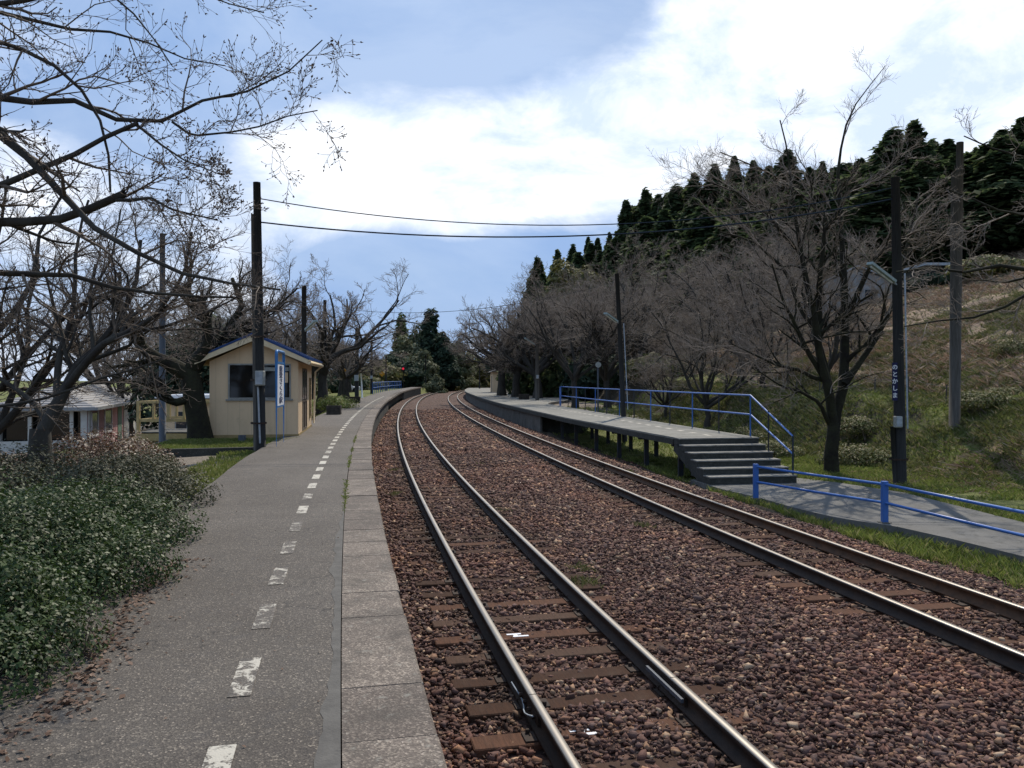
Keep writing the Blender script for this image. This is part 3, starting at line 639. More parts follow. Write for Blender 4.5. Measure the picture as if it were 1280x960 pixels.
m = MB(); m.box(-W_+.08,-.08,.08,Lh-.08,.0,.04); lobj('inner_floor', m, M['concrete'], hut)
wn = MB()
for a in ((-1.86,-1.82,1.03,2.0),(-.24,-.2,1.03,2.0),(-1.82,-.24,1.96,2.0),(-1.82,-.24,1.03,1.07),(-1.04,-1.0,1.07,1.96)): wn.box(a[0],a[1],-.02,.06,a[2],a[3])
wn.box(-1.92,-.14,-.05,.0,.985,1.028)
wo = lobj('window', wn, M['alu'], hut)
m = MB(); m.box(-1.82,-.24,.02,.026,1.07,1.96); lobj('pane', m, M['glass'], wo)
m = MB(); m.box(-.98,-.26,.006,.018,1.80,1.9); lobj('blind', m, M['boxgrey'], wo)
m = MB(); m.box(-.50,-.28,.006,.018,1.48,1.76); lobj('notice', m, M['wall'], wo)
m = MB(); m.box(-.05,-.01,1.22,2.73,.02,1.88); d_ = lobj('door', m, M['door'], hut)
m = MB()
for y in (1.22,1.95,2.69): m.box(-.01,.012,y,y+.05,.02,1.88)
m.box(-.01,.01,1.27,2.69,.9,.96).box(-.01,.01,1.27,2.69,1.84,1.88).box(-.01,.01,1.27,2.69,.02,.12); lobj('door_frame', m, M['door'], d_)
m = MB(); m.box(-.008,.001,1.3,1.93,.98,1.8).box(-.008,.001,2.03,2.67,.98,1.8); lobj('door_pane', m, M['greyglass'], d_)
m = MB(); m.box(.0,.035,3.62,3.98,.32,1.62); sb = lobj('name_board', m, M['wallbase'], hut)
for i, ch in enumerate('能登鹿島駅'):
    t = text_mesh('lettering', ch, .24, M['brownletter'], sb); t.location = (.04, 3.80, 1.48-.25*i); t.rotation_euler = (math.pi/2, 0, math.pi/2)
# roof: two sheets with ribs, fascia, soffit
ov, fo, ro = .32, .34, .36
for sg in (-1, 1):
    cx = -W_/2; hw = W_/2 + ov; rise = (A_+.07-E_+.0)*hw/(W_/2+.0); z0 = A_+.1; z1 = z0 - .62*hw/(W_/2)*.86
    m = MB(); T = .035; nrib = 18
    q = lambda u, y, dz=0: (cx+sg*u, y, z0+(z1-z0)*u/hw+dz)
    m.add([q(0,-fo),q(hw,-fo),q(hw,Lh+ro),q(0,Lh+ro),q(0,-fo,T),q(hw,-fo,T),q(hw,Lh+ro,T),q(0,Lh+ro,T)], [(0,1,2,3),(7,6,5,4),(0,4,5,1),(1,5,6,2),(2,6,7,3)])
    for i in range(nrib):
        y = -fo+.04+i*(Lh+fo+ro-.08)/(nrib-1); m.add([q(0,y-.015,T),q(hw+.02,y-.015,T),q(hw+.02,y+.015,T),q(0,y+.015,T),q(0,y-.01,T+.03),q(hw+.02,y-.01,T+.03),q(hw+.02,y+.01,T+.03),q(0,y+.01,T+.03)], [(4,5,6,7),(0,4,7,3)[::-1],(0,1,5,4),(1,2,6,5),(2,3,7,6)])
    rf = lobj('roof', m, M['roofblue'], hut)
    m = MB()
    for y in (-fo+.01, Lh+ro-.04):
        m.add([q(0,y,-.17),q(hw,y,-.13),q(hw,y,-.003),q(0,y,-.003),q(0,y+.03,-.17),q(hw,y+.03,-.13),q(hw,y+.03,-.003),q(0,y+.03,-.003)],[(0,1,2,3),(7,6,5,4),(0,4,5,1),(1,5,6,2)])
    m.add([q(hw-.03,-fo+.042,-.14),q(hw,-fo+.042,-.14),q(hw,Lh+ro-.042,-.14),q(hw-.03,Lh+ro-.042,-.14),q(hw-.03,-fo+.042,-.01),q(hw,-fo+.042,-.01),q(hw,Lh+ro-.042,-.01),q(hw-.03,Lh+ro-.042,-.01)],[(0,1,2,3),(0,4,5,1)[::-1],(1,5,6,2)[::-1],(3,7,4,0)])
    lobj('fascia', m, M['fascia'], rf)
    m = MB(); m.add([q(0.1,-fo+.045,-.1),q(hw-.035,-fo+.045,-.1),q(hw-.035,Lh+ro-.045,-.1),q(.1,Lh+ro-.045,-.1)],[(0,1,2,3)]); lobj('soffit', m, M['soffit'], rf)
m = MB(); m.tube([(.33,-fo,E_-.02),(.33,Lh+ro,E_-.04)], .045, 8); m.tube([(.33,Lh+.1,E_-.05),(.12,Lh+.06,E_-.25),(.07,Lh+.03,.1)], .03, 6); lobj('gutter', m, M['fascia'], hut, True)
# mound of lawn in front of the hut, with a dark kerb
md = thing('lawn_bed', 'raised grassy bed with a dark kerb in front of the beige hut', 'lawn bed', (-6.8,19.5,.45))
m = MB(); m.prism([(-8.6,18.15),(-5.95,18.95),(-5.75,21.9),(-8.3,21.5),(-9.0,21.3)], .40, .665); obj('turf', m, M['ground'], md)
m = MB(); m.beam((-8.65,18.05,.52),(-6.0,18.85,.52), .14, .32); m.beam((-8.68,18.1,.52),(-9.05,21.3,.52), .12, .32); obj('kerb', m, M['dark_concrete'], md)
m = MB(); m.box(-7.05,-6.9,20.6,20.75,.66,.83); m.xf(0,(.0,.0,0)); obj('meter_cover', m, M['polesteel'], md)

# ------------------------------------------------------------------ poles, lamps, signs
def stick(name, label, cat, base, topz, r0, r1, mat, lean=(0,0), group='poles along the platforms', conduit=None, box=None, stub=None, sink=.3, lamp=None, extra=None):
    b = np.array(base, float); t = thing(name, label, cat, b, 0, group); tp = np.array([b[0]+lean[0], b[1]+lean[1], topz])
    m = MB(); m.tube([b-(0,0,sink), b+(tp-b)*.5, tp], [r0, (r0+r1)/2, r1], 14); obj('shaft', m, mat, t, smooth=True)
    if stub:
        dx, dz, rr, mt = stub; m = MB(); m.tube([(b[0]+dx, b[1]-.02, b[2]-sink), (b[0]+dx+lean[0]*.6, b[1]-.02, dz)], rr, 12); obj('brace_post', m, mt, t, smooth=True)
        for z in (b[2]+.6, b[2]+1.6, b[2]+2.6):
            if z < dz: m = MB(); m.tube([(b[0]+dx/2, b[1]-.01, z-.02), (b[0]+dx/2, b[1]-.01, z+.02)], r0+abs(dx)*.6, 16, cap=False); obj('strap', m, M['sleeperplate'], t)
    if conduit:
        dx, z0, z1 = conduit; m = MB(); m.tube([(b[0]+dx, b[1]-r0-.03, z0), (b[0]+dx+lean[0]*.5, b[1]-r0-.03, z1)], .022, 6); obj('conduit', m, M['conduit'], t)
    if box:
        dx, z, w, h = box; m = MB(); m.bbox(b[0]+dx-w/2, b[0]+dx+w/2, b[1]-r0-.14, b[1]-r0+.02, z-h/2, z+h/2, .015); bo = obj('switch_box', m, M['boxgrey'], t)
        m = MB(); m.box(b[0]+dx-w/2+.02, b[0]+dx+w/2-.02, b[1]-r0-.147, b[1]-r0-.141, z-h/2+.03, z+h/2-.03); obj('box_door', m, M['conduit'], bo)
    if lamp:
        a, e = [np.array(q, float) for q in lamp]; m = MB(); dv = (e-a); L = np.linalg.norm(dv)
        m.beam(a, e, .16, .07); lo = obj('lamp', m, M['lampshell'], t); m = MB(); m.tube([a+dv*.06-(0,0,.055), e-dv*.06-(0,0,.055)], .022, 8); obj('lamp_tube', m, M['tube'], lo)
        m = MB(); m.beam(a-dv/L*.25+(0,0,-.02), a+dv*.2+(0,0,-.02), .04, .03); obj('lamp_arm', m, M['conduit'], lo)
    return t
b = at(326.5, 561, .66); tp = atD(321, 228, b[1])
pL = stick('utility_pole', 'tall dark pole with grey switch box standing in front of the beige hut', 'utility pole', b, tp[2], .115, .085, M['pole'], (tp[0]-b[0], 0), box=(.03, 2.30, .2, .34), stub=(-.11, 6.1, .06, M['polegrey']), conduit=(.02, .8, 2.1))
b1 = np.array([9.72, 20.0, float(zg(9.72, 20.0))]); tp = atD(1119, 222, 20.0)
pR = stick('utility_pole', 'tall dark pole with slanted lamp, white conduit and blue name plate, right of the stairs', 'utility pole', b1, tp[2], .145, .10, M['pole'], (tp[0]-b1[0]+.0, 0), box=(-.17, 1.22, .17, .28), conduit=(.085, 1.05, 4.9), stub=(-.13, 1.1, .06, M['pole']), lamp=(atD(1117, 352, 19.85), atD(1087, 329, 19.3)))
m = MB(); q = atD(1118.5, 477, 19.82); m.box(q[0]-.065, q[0]+.065, q[1]-.006, q[1]+.006, q[2]-.47, q[2]+.47); npl = obj('name_plate', m, M['navy'], pR); npl.rotation_euler = (0,0,0)
for i, ch in enumerate('のとかしま'):
    t = text_mesh('lettering', ch, .145, M['white'], npl); t.rotation_euler = (math.pi/2,0,0); t.location = np.array([q[0], q[1]-.008, q[2]+.35-.175*i]) - wloc(pR)
b2 = np.array([.5545*24, 24.0, 0]); b2[2] = float(zg(b2[0], b2[1])); tp = atD(1200, 178, 24.0)
stick('utility_pole', 'weathered grey wooden pole with a thinner top, standing on the bank', 'utility pole', b2, tp[2], .12, .10, M['polegrey'], (tp[0]-b2[0], 0), stub=(-.05, float(atD(1196,215,24)[2]), .155, M['polegrey']))
for (px, pyt, pyb, D, r, mt, lab, lamp, bx) in (
    (203, 292, 556, 26, .11, 'polesteel', 'blue-grey steel pole rising behind the timber bridge railing', None, None),
    (380, 357, 507, 31, .12, 'pole', 'dark pole with a slanted tube lamp rising just behind the hut roof', ((383,412),(395,401)), None),
    (406, 375, 506.6, 47, .12, 'pole', 'dark pole with grey box beside the nearer plant box, behind the hut', ((411,432),(419,424)), (469, .16)),
    (446, 410, 494.6, 74, .2, 'pole', 'dark lamp pole with wide grey box behind the second plant box', ((448,449),(455.6,444.6)), (472.5, .4)),
    (464.5, 425, 491.5, 90, .16, 'pole', 'slim dark pole with small grey box by the far blue railing', None, (471.5, .26)),
    (482.5, 444, 489, 115, .14, 'pole', 'slim bare pole behind the far blue railing', None, None),
    (532, 443, 488.3, 150, .14, 'pole', 'thin pole just beyond the end of the left platform', None, None),
    (579.5, 456, 486.5, 180, .15, 'pole', 'thin pole beside the track where it bends out of sight', None, None),
    (599.5, 452, 488, 130, .13, 'pole', 'thin dark pole on the far end of the right platform', None, None),
    (671.5, 419, 500.5, 59, .15, 'polegrey', 'grey lamp pole with slanted tube among the old cherry trunks on the right platform', ((667.5,430),(656,422.5)), (471, .2)),
    (781.5, 342, 521, 33.5, .115, 'pole', 'leaning dark lamp pole with pale conduit behind the right platform railing', ((771,402),(756.5,391.5)), None)):
    base = atD(px, pyb, D); bz = float(zg(base[0], D)); 
    if abs(bz - base[2]) > .6 or bz > base[2]: pass
    base[2] = min(bz, base[2]); tp = atD(px, pyt, D); lean = (-.35, 0) if px == 781.5 else (0, 0)
    lp = None
    if lamp: a = atD(*lamp[0], D-.15); e = atD(*lamp[1], D-.8); lp = (a, e)
    bxx = (.02, float(atD(px, bx[0], D)[2]), bx[1], bx[1]*1.4) if bx else None
    stick('utility_pole', lab, 'utility pole', base, tp[2], r, r*.75, M[mt], lean, lamp=lp, box=bxx, conduit=(.09, 1.0, 4.6) if px == 781.5 else None)
b = at(453, 496.7, .65); t = stick('white_post', 'thin white post leaning beside the second plant box', 'post', b, b[2]+2.1, .07, .06, M['white'], (-.12, 0), group='x'); del t['group']

# wires
def wire(label, a, b, sag, r=.016):
    n = 28; pts = [np.array(a)+(np.array(b)-np.array(a))*i/n - np.array([0,0,4*sag*(i/n)*(1-i/n)]) for i in range(n+1)]
    m = MB(); m.tube(pts, r, 5); o = obj('overhead_wire', m, M['wire']); return tag(o, label, 'wire', 'wires crossing the tracks')
Lx, Ly = tp_ = (-5.95, 18.62)
wire('upper wire spanning from the left pole across the tracks', atD(323, 248, 18.6), atD(1119, 234, 20.0), .78, .013)
wire('lower, slightly thicker wire spanning from the left pole across the tracks', atD(323, 277.5, 18.6), atD(1119, 248, 20.0), .62, .018)
wire('thin distant wire low over the far end of the line', atD(445, 388, 74), atD(772, 352, 60), 1.0, .02)

# blue station sign stand
a0 = at(345.5, 558.3, .7); a1 = at(354.6, 552.6, .7)
sg = thing('station_sign', 'blue arched sign stand with a white lettered board, in front of the hut window', 'sign', a0)
dv = (a1-a0); dv[2] = 0; L = np.linalg.norm(dv); dv /= L
arc = [a0-(0,0,.3)] + [a0+(0,0,2.12-.0)] + [a0+dv*(.12*(1-math.cos(t)))+np.array([0,0,2.12+.12*math.sin(t)]) for t in np.linspace(.3, math.pi/2, 5)] + [a1-dv*(.12*(1-math.cos(t)))+np.array([0,0,2.12+.12*math.sin(t)]) for t in np.linspace(math.pi/2, .3, 5)] + [a1+(0,0,2.12), a1-(0,0,.3)]
m = MB(); m.tube(arc, .036, 10); obj('frame', m, M['signblue'], sg, smooth=True)
m = MB(); m.beam(a0+(0,0,1.97), a1+(0,0,1.97), .035, .05); m.beam(a0+(0,0,.92), a1+(0,0,.92), .03, .03); obj('crossbar', m, M['signblue'], sg)
nrm = np.array([dv[1], -dv[0], 0])
m = MB(); c0, c1 = a0+dv*.1, a1-dv*.1; m.beam(c0+(0,0,1.435), c1+(0,0,1.435), .03, .98); bd = obj('board', m, M['white'], sg)
rz = math.atan2(dv[1], dv[0])
for i, ch in enumerate('能登さくら駅'):
    t = text_mesh('lettering', ch, .155, M['letter'], bd); cc = (c0+c1)/2 + nrm*.018 + np.array([0,0,1.82-.152*i]); t.location = cc - wloc(bd); t.rotation_euler = (math.pi/2, 0, rz); t.scale = (4.2, 1, 1)

# diamond warning signs, red signal, mirror post
for px, py, D, lab in ((428.5, 463, 58, 'orange diamond sign on a thin post behind the first plant box'), (477.5, 467.5, 100, 'small orange diamond sign near the far blue railing')):
    q = atD(px, py, D); z = float(zg(q[0], q[1])); t = thing('warning_sign', lab, 'sign', (q[0], q[1]+.05, z), 0, 'orange diamond signs'); w = .19 if D < 80 else .26
    m = MB(); m.tube([(q[0], q[1]+.05, z-.2), (q[0], q[1]+.05, q[2]+w)], .03, 6); obj('post', m, M['pole'], t)
    m = MB(); m.add([(q[0],q[1],q[2]-w*1.4),(q[0]+w*1.4,q[1],q[2]),(q[0],q[1],q[2]+w*1.4),(q[0]-w*1.4,q[1],q[2]),(q[0],q[1]+.02,q[2]-w*1.4),(q[0]+w*1.4,q[1]+.02,q[2]),(q[0],q[1]+.02,q[2]+w*1.4),(q[0]-w*1.4,q[1]+.02,q[2])],[(0,1,2,3),(7,6,5,4),(0,4,5,1),(1,5,6,2),(2,6,7,3),(3,7,4,0)]); obj('plate', m, M['yellow'], t)
q = atD(504, 460.8, 140); z = float(zg(q[0], q[1])); t = thing('railway_signal', 'lit red signal lamp on a post against dark bushes, beyond the left platform', 'signal', (q[0], q[1], z))
m = MB(); m.tube([(q[0],q[1]+.2,z-.3),(q[0],q[1]+.2,q[2]+.5)], .07, 8); obj('post', m, M['pole'], t)
m = MB(); m.bbox(q[0]-.3,q[0]+.3,q[1]-.05,q[1]+.12,q[2]-.5,q[2]+.45,.05); hd_ = obj('signal_head', m, M['rubber'], t)
m = MB(); m.tube([(q[0],q[1]-.1,q[2]),(q[0],q[1]-.05,q[2])], .19, 14); obj('red_lens', m, M['redlamp'], hd_)
q = atD(747.5, 456, 45); t = thing('round_mirror', 'round pale-faced mirror on a blue-grey post behind the railing end', 'mirror', (q[0], 45, .3))
m = MB(); m.tube([(q[0],45,.2),(q[0],45,q[2]+.1)], .05, 8); obj('post', m, M['polesteel'], t); m = MB(); m.tube([(q[0],44.86,q[2]),(q[0],44.9,q[2])], .16, 16); obj('mirror_face', m, M['boxgrey'], t)

# plant boxes
def planter(label, base, w, h, rz):
    t = thing('planter', label, 'planter', base, rz, 'wooden plant boxes'); m = MB()
    for k in range(3):
        z0 = k*h/3; m.bbox(-w/2,w/2,-.22,-.18,z0+.004,z0+h/3-.004,.004).bbox(-w/2,w/2,.18,.22,z0+.004,z0+h/3-.004,.004).bbox(-w/2,-w/2+.04,-.175,.175,z0+.004,z0+h/3-.004,.004).bbox(w/2-.04,w/2,-.175,.175,z0+.004,z0+h/3-.004,.004)
    lobj('box', m, M['planter'], t); m = MB(); m.box(-w/2+.045,w/2-.045,-.174,.174,.02,h-.04); lobj('soil', m, M['soil'], t); return t
planter('dark wooden plant box nearest the hut on the left platform', at(417.5, 518, .7), .62, .4, .1)
planter('second dark wooden plant box on the left platform, beside the white post', at(443.5, 503.8, .7), .7, .42, .12)
planter('dark wooden plant box at the foot of the old cherries on the right platform', at(655, 499.3, .7), .8, .42, -.1)

# far blue railing on the left platform
fr = thing('handrail', 'distant blue railing along the back of the far left platform end', 'railing', P(105, -5, .8))
for z, nm in ((1.9,'top_rail'),(1.35,'middle_rail')):
    obj(nm, rl([P(s, -4.2-.9*0, z) for s in np.linspace(82, 122, 20)], .035), M['blue'], fr)
for s in np.linspace(82, 122, 17):
    m = MB(); m.tube([P(s, -4.2, .5), P(s, -4.2, 1.9)], .04, 6); obj('post', m, M['blue'], fr)

# ------------------------------------------------------------------ timber bridge, station house, low building
bg = thing('footbridge', 'pale yellow timber footbridge with railings, left of the hut', 'footbridge', (-10, 27, .0))
x0, x1, y0, y1 = -12.55, -8.35, 26.9, 28.7
m = MB(); m.box(x0,x1,y0,y1,.46,.5); obj('deck', m, M['wall_concrete'], bg)
m = MB(); m.box(x0,x1,y0-.06,y0-.004,.2,.44).box(x0,x1,y1,y1+.06,.2,.44).box(x0-.06,x0-.004,y0-.06,y1,.2,.44); obj('side_beam', m, M['wood_yellow'], bg)
m = MB(); m.bbox(x0+.1,x0+.85,y0+.1,y0+.8,-.6,.19,.02); obj('pier', m, M['wood_yellow'], bg)
for y in (y0-.02, y1+.02):
    m = MB(); m.box(x0-.05,x1,y-.05,y+.05,1.46,1.54); obj('top_rail', m, M['wood_yellow'], bg)
    m = MB(); m.box(x0,x1,y-.03,y+.03,.84,.94); obj('middle_rail', m, M['wood_yellow'], bg)
    for i, x in enumerate(np.linspace(x0, x1-.1, 9)): m = MB(); w = .05 if i % 2 == 0 else .035; m.box(x-w,x+w,y-.048 if y<27.5 else y-.04,y+.045,.503 if i % 4 == 0 or i==0 else .942,1.458); obj('post', m, M['wood_yellow'], bg)
m = MB(); m.box(x0-.03,x0+.05,y0+.1,y1-.1,1.462,1.538).box(x0-.02,x0+.04,y0+.1,y1-.1,.85,.93); obj('end_rail', m, M['wood_yellow'], bg)

bl = thing('flat_roof_building', 'low beige building with a white flat roof behind the footbridge', 'building', (-13, 36, -.7))
m = MB(); m.box(-15.6,-11.7,36,40,-1.2,1.2); obj('wall', m, M['wall'], bl)
m = MB(); m.box(-15.8,-11.5,35.7,40.2,1.2,1.42); obj('fascia', m, M['door'], bl); m = MB(); m.box(-15.9,-11.4,35.6,40.3,1.42,1.56); obj('roof', m, M['white'], bl)
for x, w in ((-17.4,.0),(-14.6,.5),(-12.9,.5),(-9.5,0)):
    if w: m = MB(); m.box(x-w,x+w,35.97,36.02,-.6,.8); wv = obj('window', m, M['greyglass'], bl); m = MB(); m.box(x-w-.05,x-w,35.95,36,-.6,.8).box(x+w,x+w+.05,35.95,36,-.6,.8).box(x-.02,x+.02,35.94,35.965,-.6,.8); obj('frame', m, M['alu'], wv)

hs = thing('station_house', 'white station house with grey tiled hip roof and pink side wall, at far left', 'house', (-20.7, 39, -1.25), math.radians(16.5))
Wd, Ln = 3.9, 16.5; ze = 2.13
def tiles():
    m_, nt = newmat('grey_roof_tiles'); v = coords(nt); sx = nt.n('ShaderNodeSeparateXYZ'); nt.l(v, sx.inputs[0])
    wv = nt.n('ShaderNodeTexWave'); wv.wave_type = 'BANDS'; wv.bands_direction = 'Z'; wv.inputs['Scale'].default_value = 3.1; nt.l(v, wv.inputs['Vector'])
    wx = nt.n('ShaderNodeTexWave'); wx.bands_direction = 'Y'; wx.inputs['Scale'].default_value = 1.2; nt.l(v, wx.inputs['Vector'])
    f = ramp(nt, wv.outputs['Fac'], [(.0, 0.0), (.35, 1.0)]); c = mixc(nt, f, (.07,.068,.066), (.27,.26,.25)); c = mixc(nt, ramp(nt, noise(nt, v, 6, 4), [(.4,0.0),(.7,.5)]), c, (.17,.15,.13))
    h = math_(nt, 'ADD', wv.outputs['Fac'], math_(nt, 'MULTIPLY', wx.outputs['Fac'], .4)); finish(nt, c, .55, h, .8, .05); return m_
M['tiles'] = tiles()
m = MB(); m.box(-Wd,-.0,0,.12,-.4,.55).box(-Wd,0,0,.12,1.95,ze)
for x in (-Wd, -Wd*.66, -Wd*.5, -Wd*.2, -.3): m.box(x, x+.28 if x > -.31 else x+.16, .0,.12,.55,1.95)
m.box(-Wd,-Wd+.12,.121,Ln,-.4,ze).box(-Wd+.12,-.12,Ln-.12,Ln,-.4,ze); obj('wall', m, M['housewall'], hs, world=False)
m = MB(); m.box(-.12,0,.121,Ln,-.4,ze); lobj('side_wall', m, M['pink'], hs)
for y, w, mt in ((1.6,.7,'greyglass'),(5.0,.9,'greyglass'),(8.4,.6,'green')):
    if mt == 'green': m = MB(); m.box(-.02,.03,y-w,y+w,-.3,1.9); lobj('door', m, M['green'], hs)
    else:
        m = MB(); m.box(-.02,.02,y-w,y+w,.7,1.8); q = lobj('window', m, M[mt], hs); m = MB(); m.box(.0,.05,y-w-.1,y-w,.6,1.9).box(.0,.05,y+w,y+w+.1,.6,1.9).box(0,.05,y-w,y+w,.6,.7); lobj('frame', m, M['white'], q)
m = MB(); m.box(-.05,.06,.13,.5,-.4,ze-.01); lobj('corner_post', m, M['housewall'], hs); m = MB(); m.box(-.05,.06,9.6,Ln,-.4,ze-.01); lobj('rear_wall', m, M['housewall'], hs)
m = MB(); m.box(-Wd+.14,-.3,.5,.53,.5,1.96); q = lobj('front_window', m, M['glass'], hs)
m = MB(); o_ = .5; zr = ze+1.05; m.add([(-Wd-o_,-o_,ze),(o_,-o_,ze),(o_,Ln+o_,ze),(-Wd-o_,Ln+o_,ze),(-Wd/2,2.2,zr),(-Wd/2,Ln-2.2,zr)],[(0,1,4),(1,2,5,4),(2,3,5),(3,0,4,5),(3,2,1,0)])
lobj('roof', m, M['tiles'], hs); m = MB(); m.box(-Wd-o_,o_,-o_-.03,-o_,ze-.12,ze+.03).box(o_,o_+.03,-o_,Ln+o_,ze-.12,ze+.03); lobj('fascia', m, M['farhouse'], hs)

# hillside house and shed, far hut on the right platform
h2 = thing('hillside_house', 'grey gabled house half hidden by branches on the hillside', 'house', (29.6, 70, float(zg(30, 70))-.2), -.25)
m = MB(); m.box(-2.6,3.8,0,7,-1.5,2.3); m.add([(-2.6,0,2.3),(3.8,0,2.3),(.6,0,3.7),(-2.6,7,2.3),(3.8,7,2.3),(.6,7,3.7)],[(0,1,2),(5,4,3)]); lobj('wall', m, M['farhouse'], h2)
m = MB()
for sx in (-1,1): m.add([(.6,-.4,3.8),(.6+sx*3.8,-.4,2.12),(.6+sx*3.8,7.4,2.12),(.6,7.4,3.8),(.6,-.4,3.92),(.6+sx*3.8,-.4,2.24),(.6+sx*3.8,7.4,2.24),(.6,7.4,3.92)],[(0,1,2,3),(7,6,5,4),(0,4,5,1),(1,5,6,2),(2,6,7,3)])
lobj('roof', m, M['conduit'], h2)
for x in (-1.2, 1.7): m = MB(); m.box(x-.5,x+.5,-.03,.02,.9,1.8); lobj('window', m, M['greyglass'], h2)
m = MB(); m.box(-5.2,-2.62,.6,5,-1.5,1.4); lobj('lean_to', m, M['conduit'], h2)
h3 = thing('long_shed', 'long low dark shed with a pale roof on the hillside, behind the grey wooden pole', 'shed', (34.2, 66, float(zg(36.5, 66))), 0)
m = MB(); m.box(0,6.5,0,4,-1,1.5); lobj('wall', m, M['dark_concrete'], h3); m = MB(); m.box(-.4,7,-.5,4.3,1.5,1.72); lobj('roof', m, M['conduit'], h3)
for x in (1.0, 3.0, 5.0): m = MB(); m.box(x-.6,x+.6,-.03,.02,-.3,.9); lobj('opening', m, M['glass'], h3)
q = at(607, 493, .7); h4 = thing('waiting_hut', 'small beige hut behind the old cherry trunks on the right platform', 'hut', (-2.2, 92, .7), .1)
m = MB(); m.box(0,2.7,0,4,0,2.4); lobj('wall', m, M['wall'], h4); m = MB(); m.add([(-.4,-.4,2.35),(3.1,-.4,2.35),(1.35,-.4,3.0),(-.4,4.4,2.35),(3.1,4.4,2.35),(1.35,4.4,3.0)],[(0,1,2),(5,4,3),(0,2,5,3),(1,4,5,2),(0,3,4,1)]); lobj('roof', m, M['door'], h4)
m = MB(); m.box(-.03,.02,1,2,.0,1.9); lobj('door', m, M['door'], h4)

# parked cars seen between the trunks
def car(loc, rz):
    t = thing('parked_car', 'x', 'car', loc, rz, 'white cars parked behind the left platform')
    m = MB(); m.bbox(-2,2,-.78,.78,.28,.8,.08); m.add([(-1.7,-.7,.79),(1.1,-.7,.79),(1.1,.7,.79),(-1.7,.7,.79),(-1.45,-.6,1.42),(.35,-.6,1.42),(.35,.6,1.42),(-1.45,.6,1.42)],[(4,5,6,7),(0,1,5,4),(1,2,6,5),(2,3,7,6),(3,0,4,7)]); lobj('body', m, M['carwhite'], t)
    m = MB(); m.add([(-1.5,-.712,.85),(.75,-.712,.85),(.25,-.62,1.36),(-1.38,-.62,1.36)],[(0,1,2,3)]); lobj('window', m, M['glass'], t)
    for x in (-1.25,1.25):
        for y in (-.72,.72): m = MB(); m.tube([(x,y-.1,.31),(x,y+.1,.31)], .31, 16); lobj('wheel', m, M['rubber'], t)
    return t
q = atD(439, 486, 100); c1 = car((q[0]-1, 100, float(zg(q[0],100))), .5); c1['label'] = 'white parked car glimpsed between trunks behind the second plant box'
q = atD(396, 482, 104); c2 = dup(c1, (q[0]-.6, 104, float(zg(q[0],104))), .2, label='white parked car glimpsed just past the right edge of the hut')

# ------------------------------------------------------------------ bare cherry trees
class Tubes:
    def __init__(self): self.g = {}
    def add(self, pts, rad, k):
        self.g.setdefault((k, len(pts)), []).append((pts, rad))
    def mesh(self):
        VS, FS, off = [], [], 0
        for (k, n), L in self.g.items():
            Pp = np.array([a for a, _ in L], float); R = np.array([b for _, b in L], float); mm = len(L)
            T = np.gradient(Pp, axis=1); T /= np.linalg.norm(T, axis=2, keepdims=True) + 1e-9
            av = Pp[:, -1] - Pp[:, 0]; av /= np.linalg.norm(av, axis=1, keepdims=True) + 1e-9
            ref = np.where(np.abs(av[:, 2:3]) > .8, [[1., .2, 0]], [[0, .1, 1.]])[:, None, :]
            A = np.cross(T, np.broadcast_to(ref, T.shape)); A /= np.linalg.norm(A, axis=2, keepdims=True) + 1e-9; B = np.cross(T, A)
            ang = 2*np.pi*np.arange(k)/k; ring = Pp[:, :, None] + R[:, :, None, None]*(A[:, :, None]*np.cos(ang)[None, None, :, None] + B[:, :, None]*np.sin(ang)[None, None, :, None])
            i = np.arange(n-1)[:, None]*k; j = np.arange(k)[None]
            q = np.stack([i+j, i+(j+1) % k, i+k+(j+1) % k, i+k+j], -1).reshape(-1, 4)
            VS.append(ring.reshape(-1, 3)); FS.append((q[None] + (np.arange(mm)*n*k)[:, None, None]).reshape(-1, 4) + off); off += mm*n*k
        return np.concatenate(VS), np.concatenate(FS)
def unit(v): return v/(np.linalg.norm(v)+1e-9)
def wander(rng, p, d, L, n, r0, r1, wig, trop):
    pts = [p]; d = unit(d); st = L/n
    for i in range(n):
        d = unit(d + rng.normal(0, wig, 3) + np.array([0, 0, trop])); p = p + d*st; pts.append(p)
    return np.array(pts), r1+(r0-r1)*(1-np.linspace(0, 1, n+1))**1.2, d
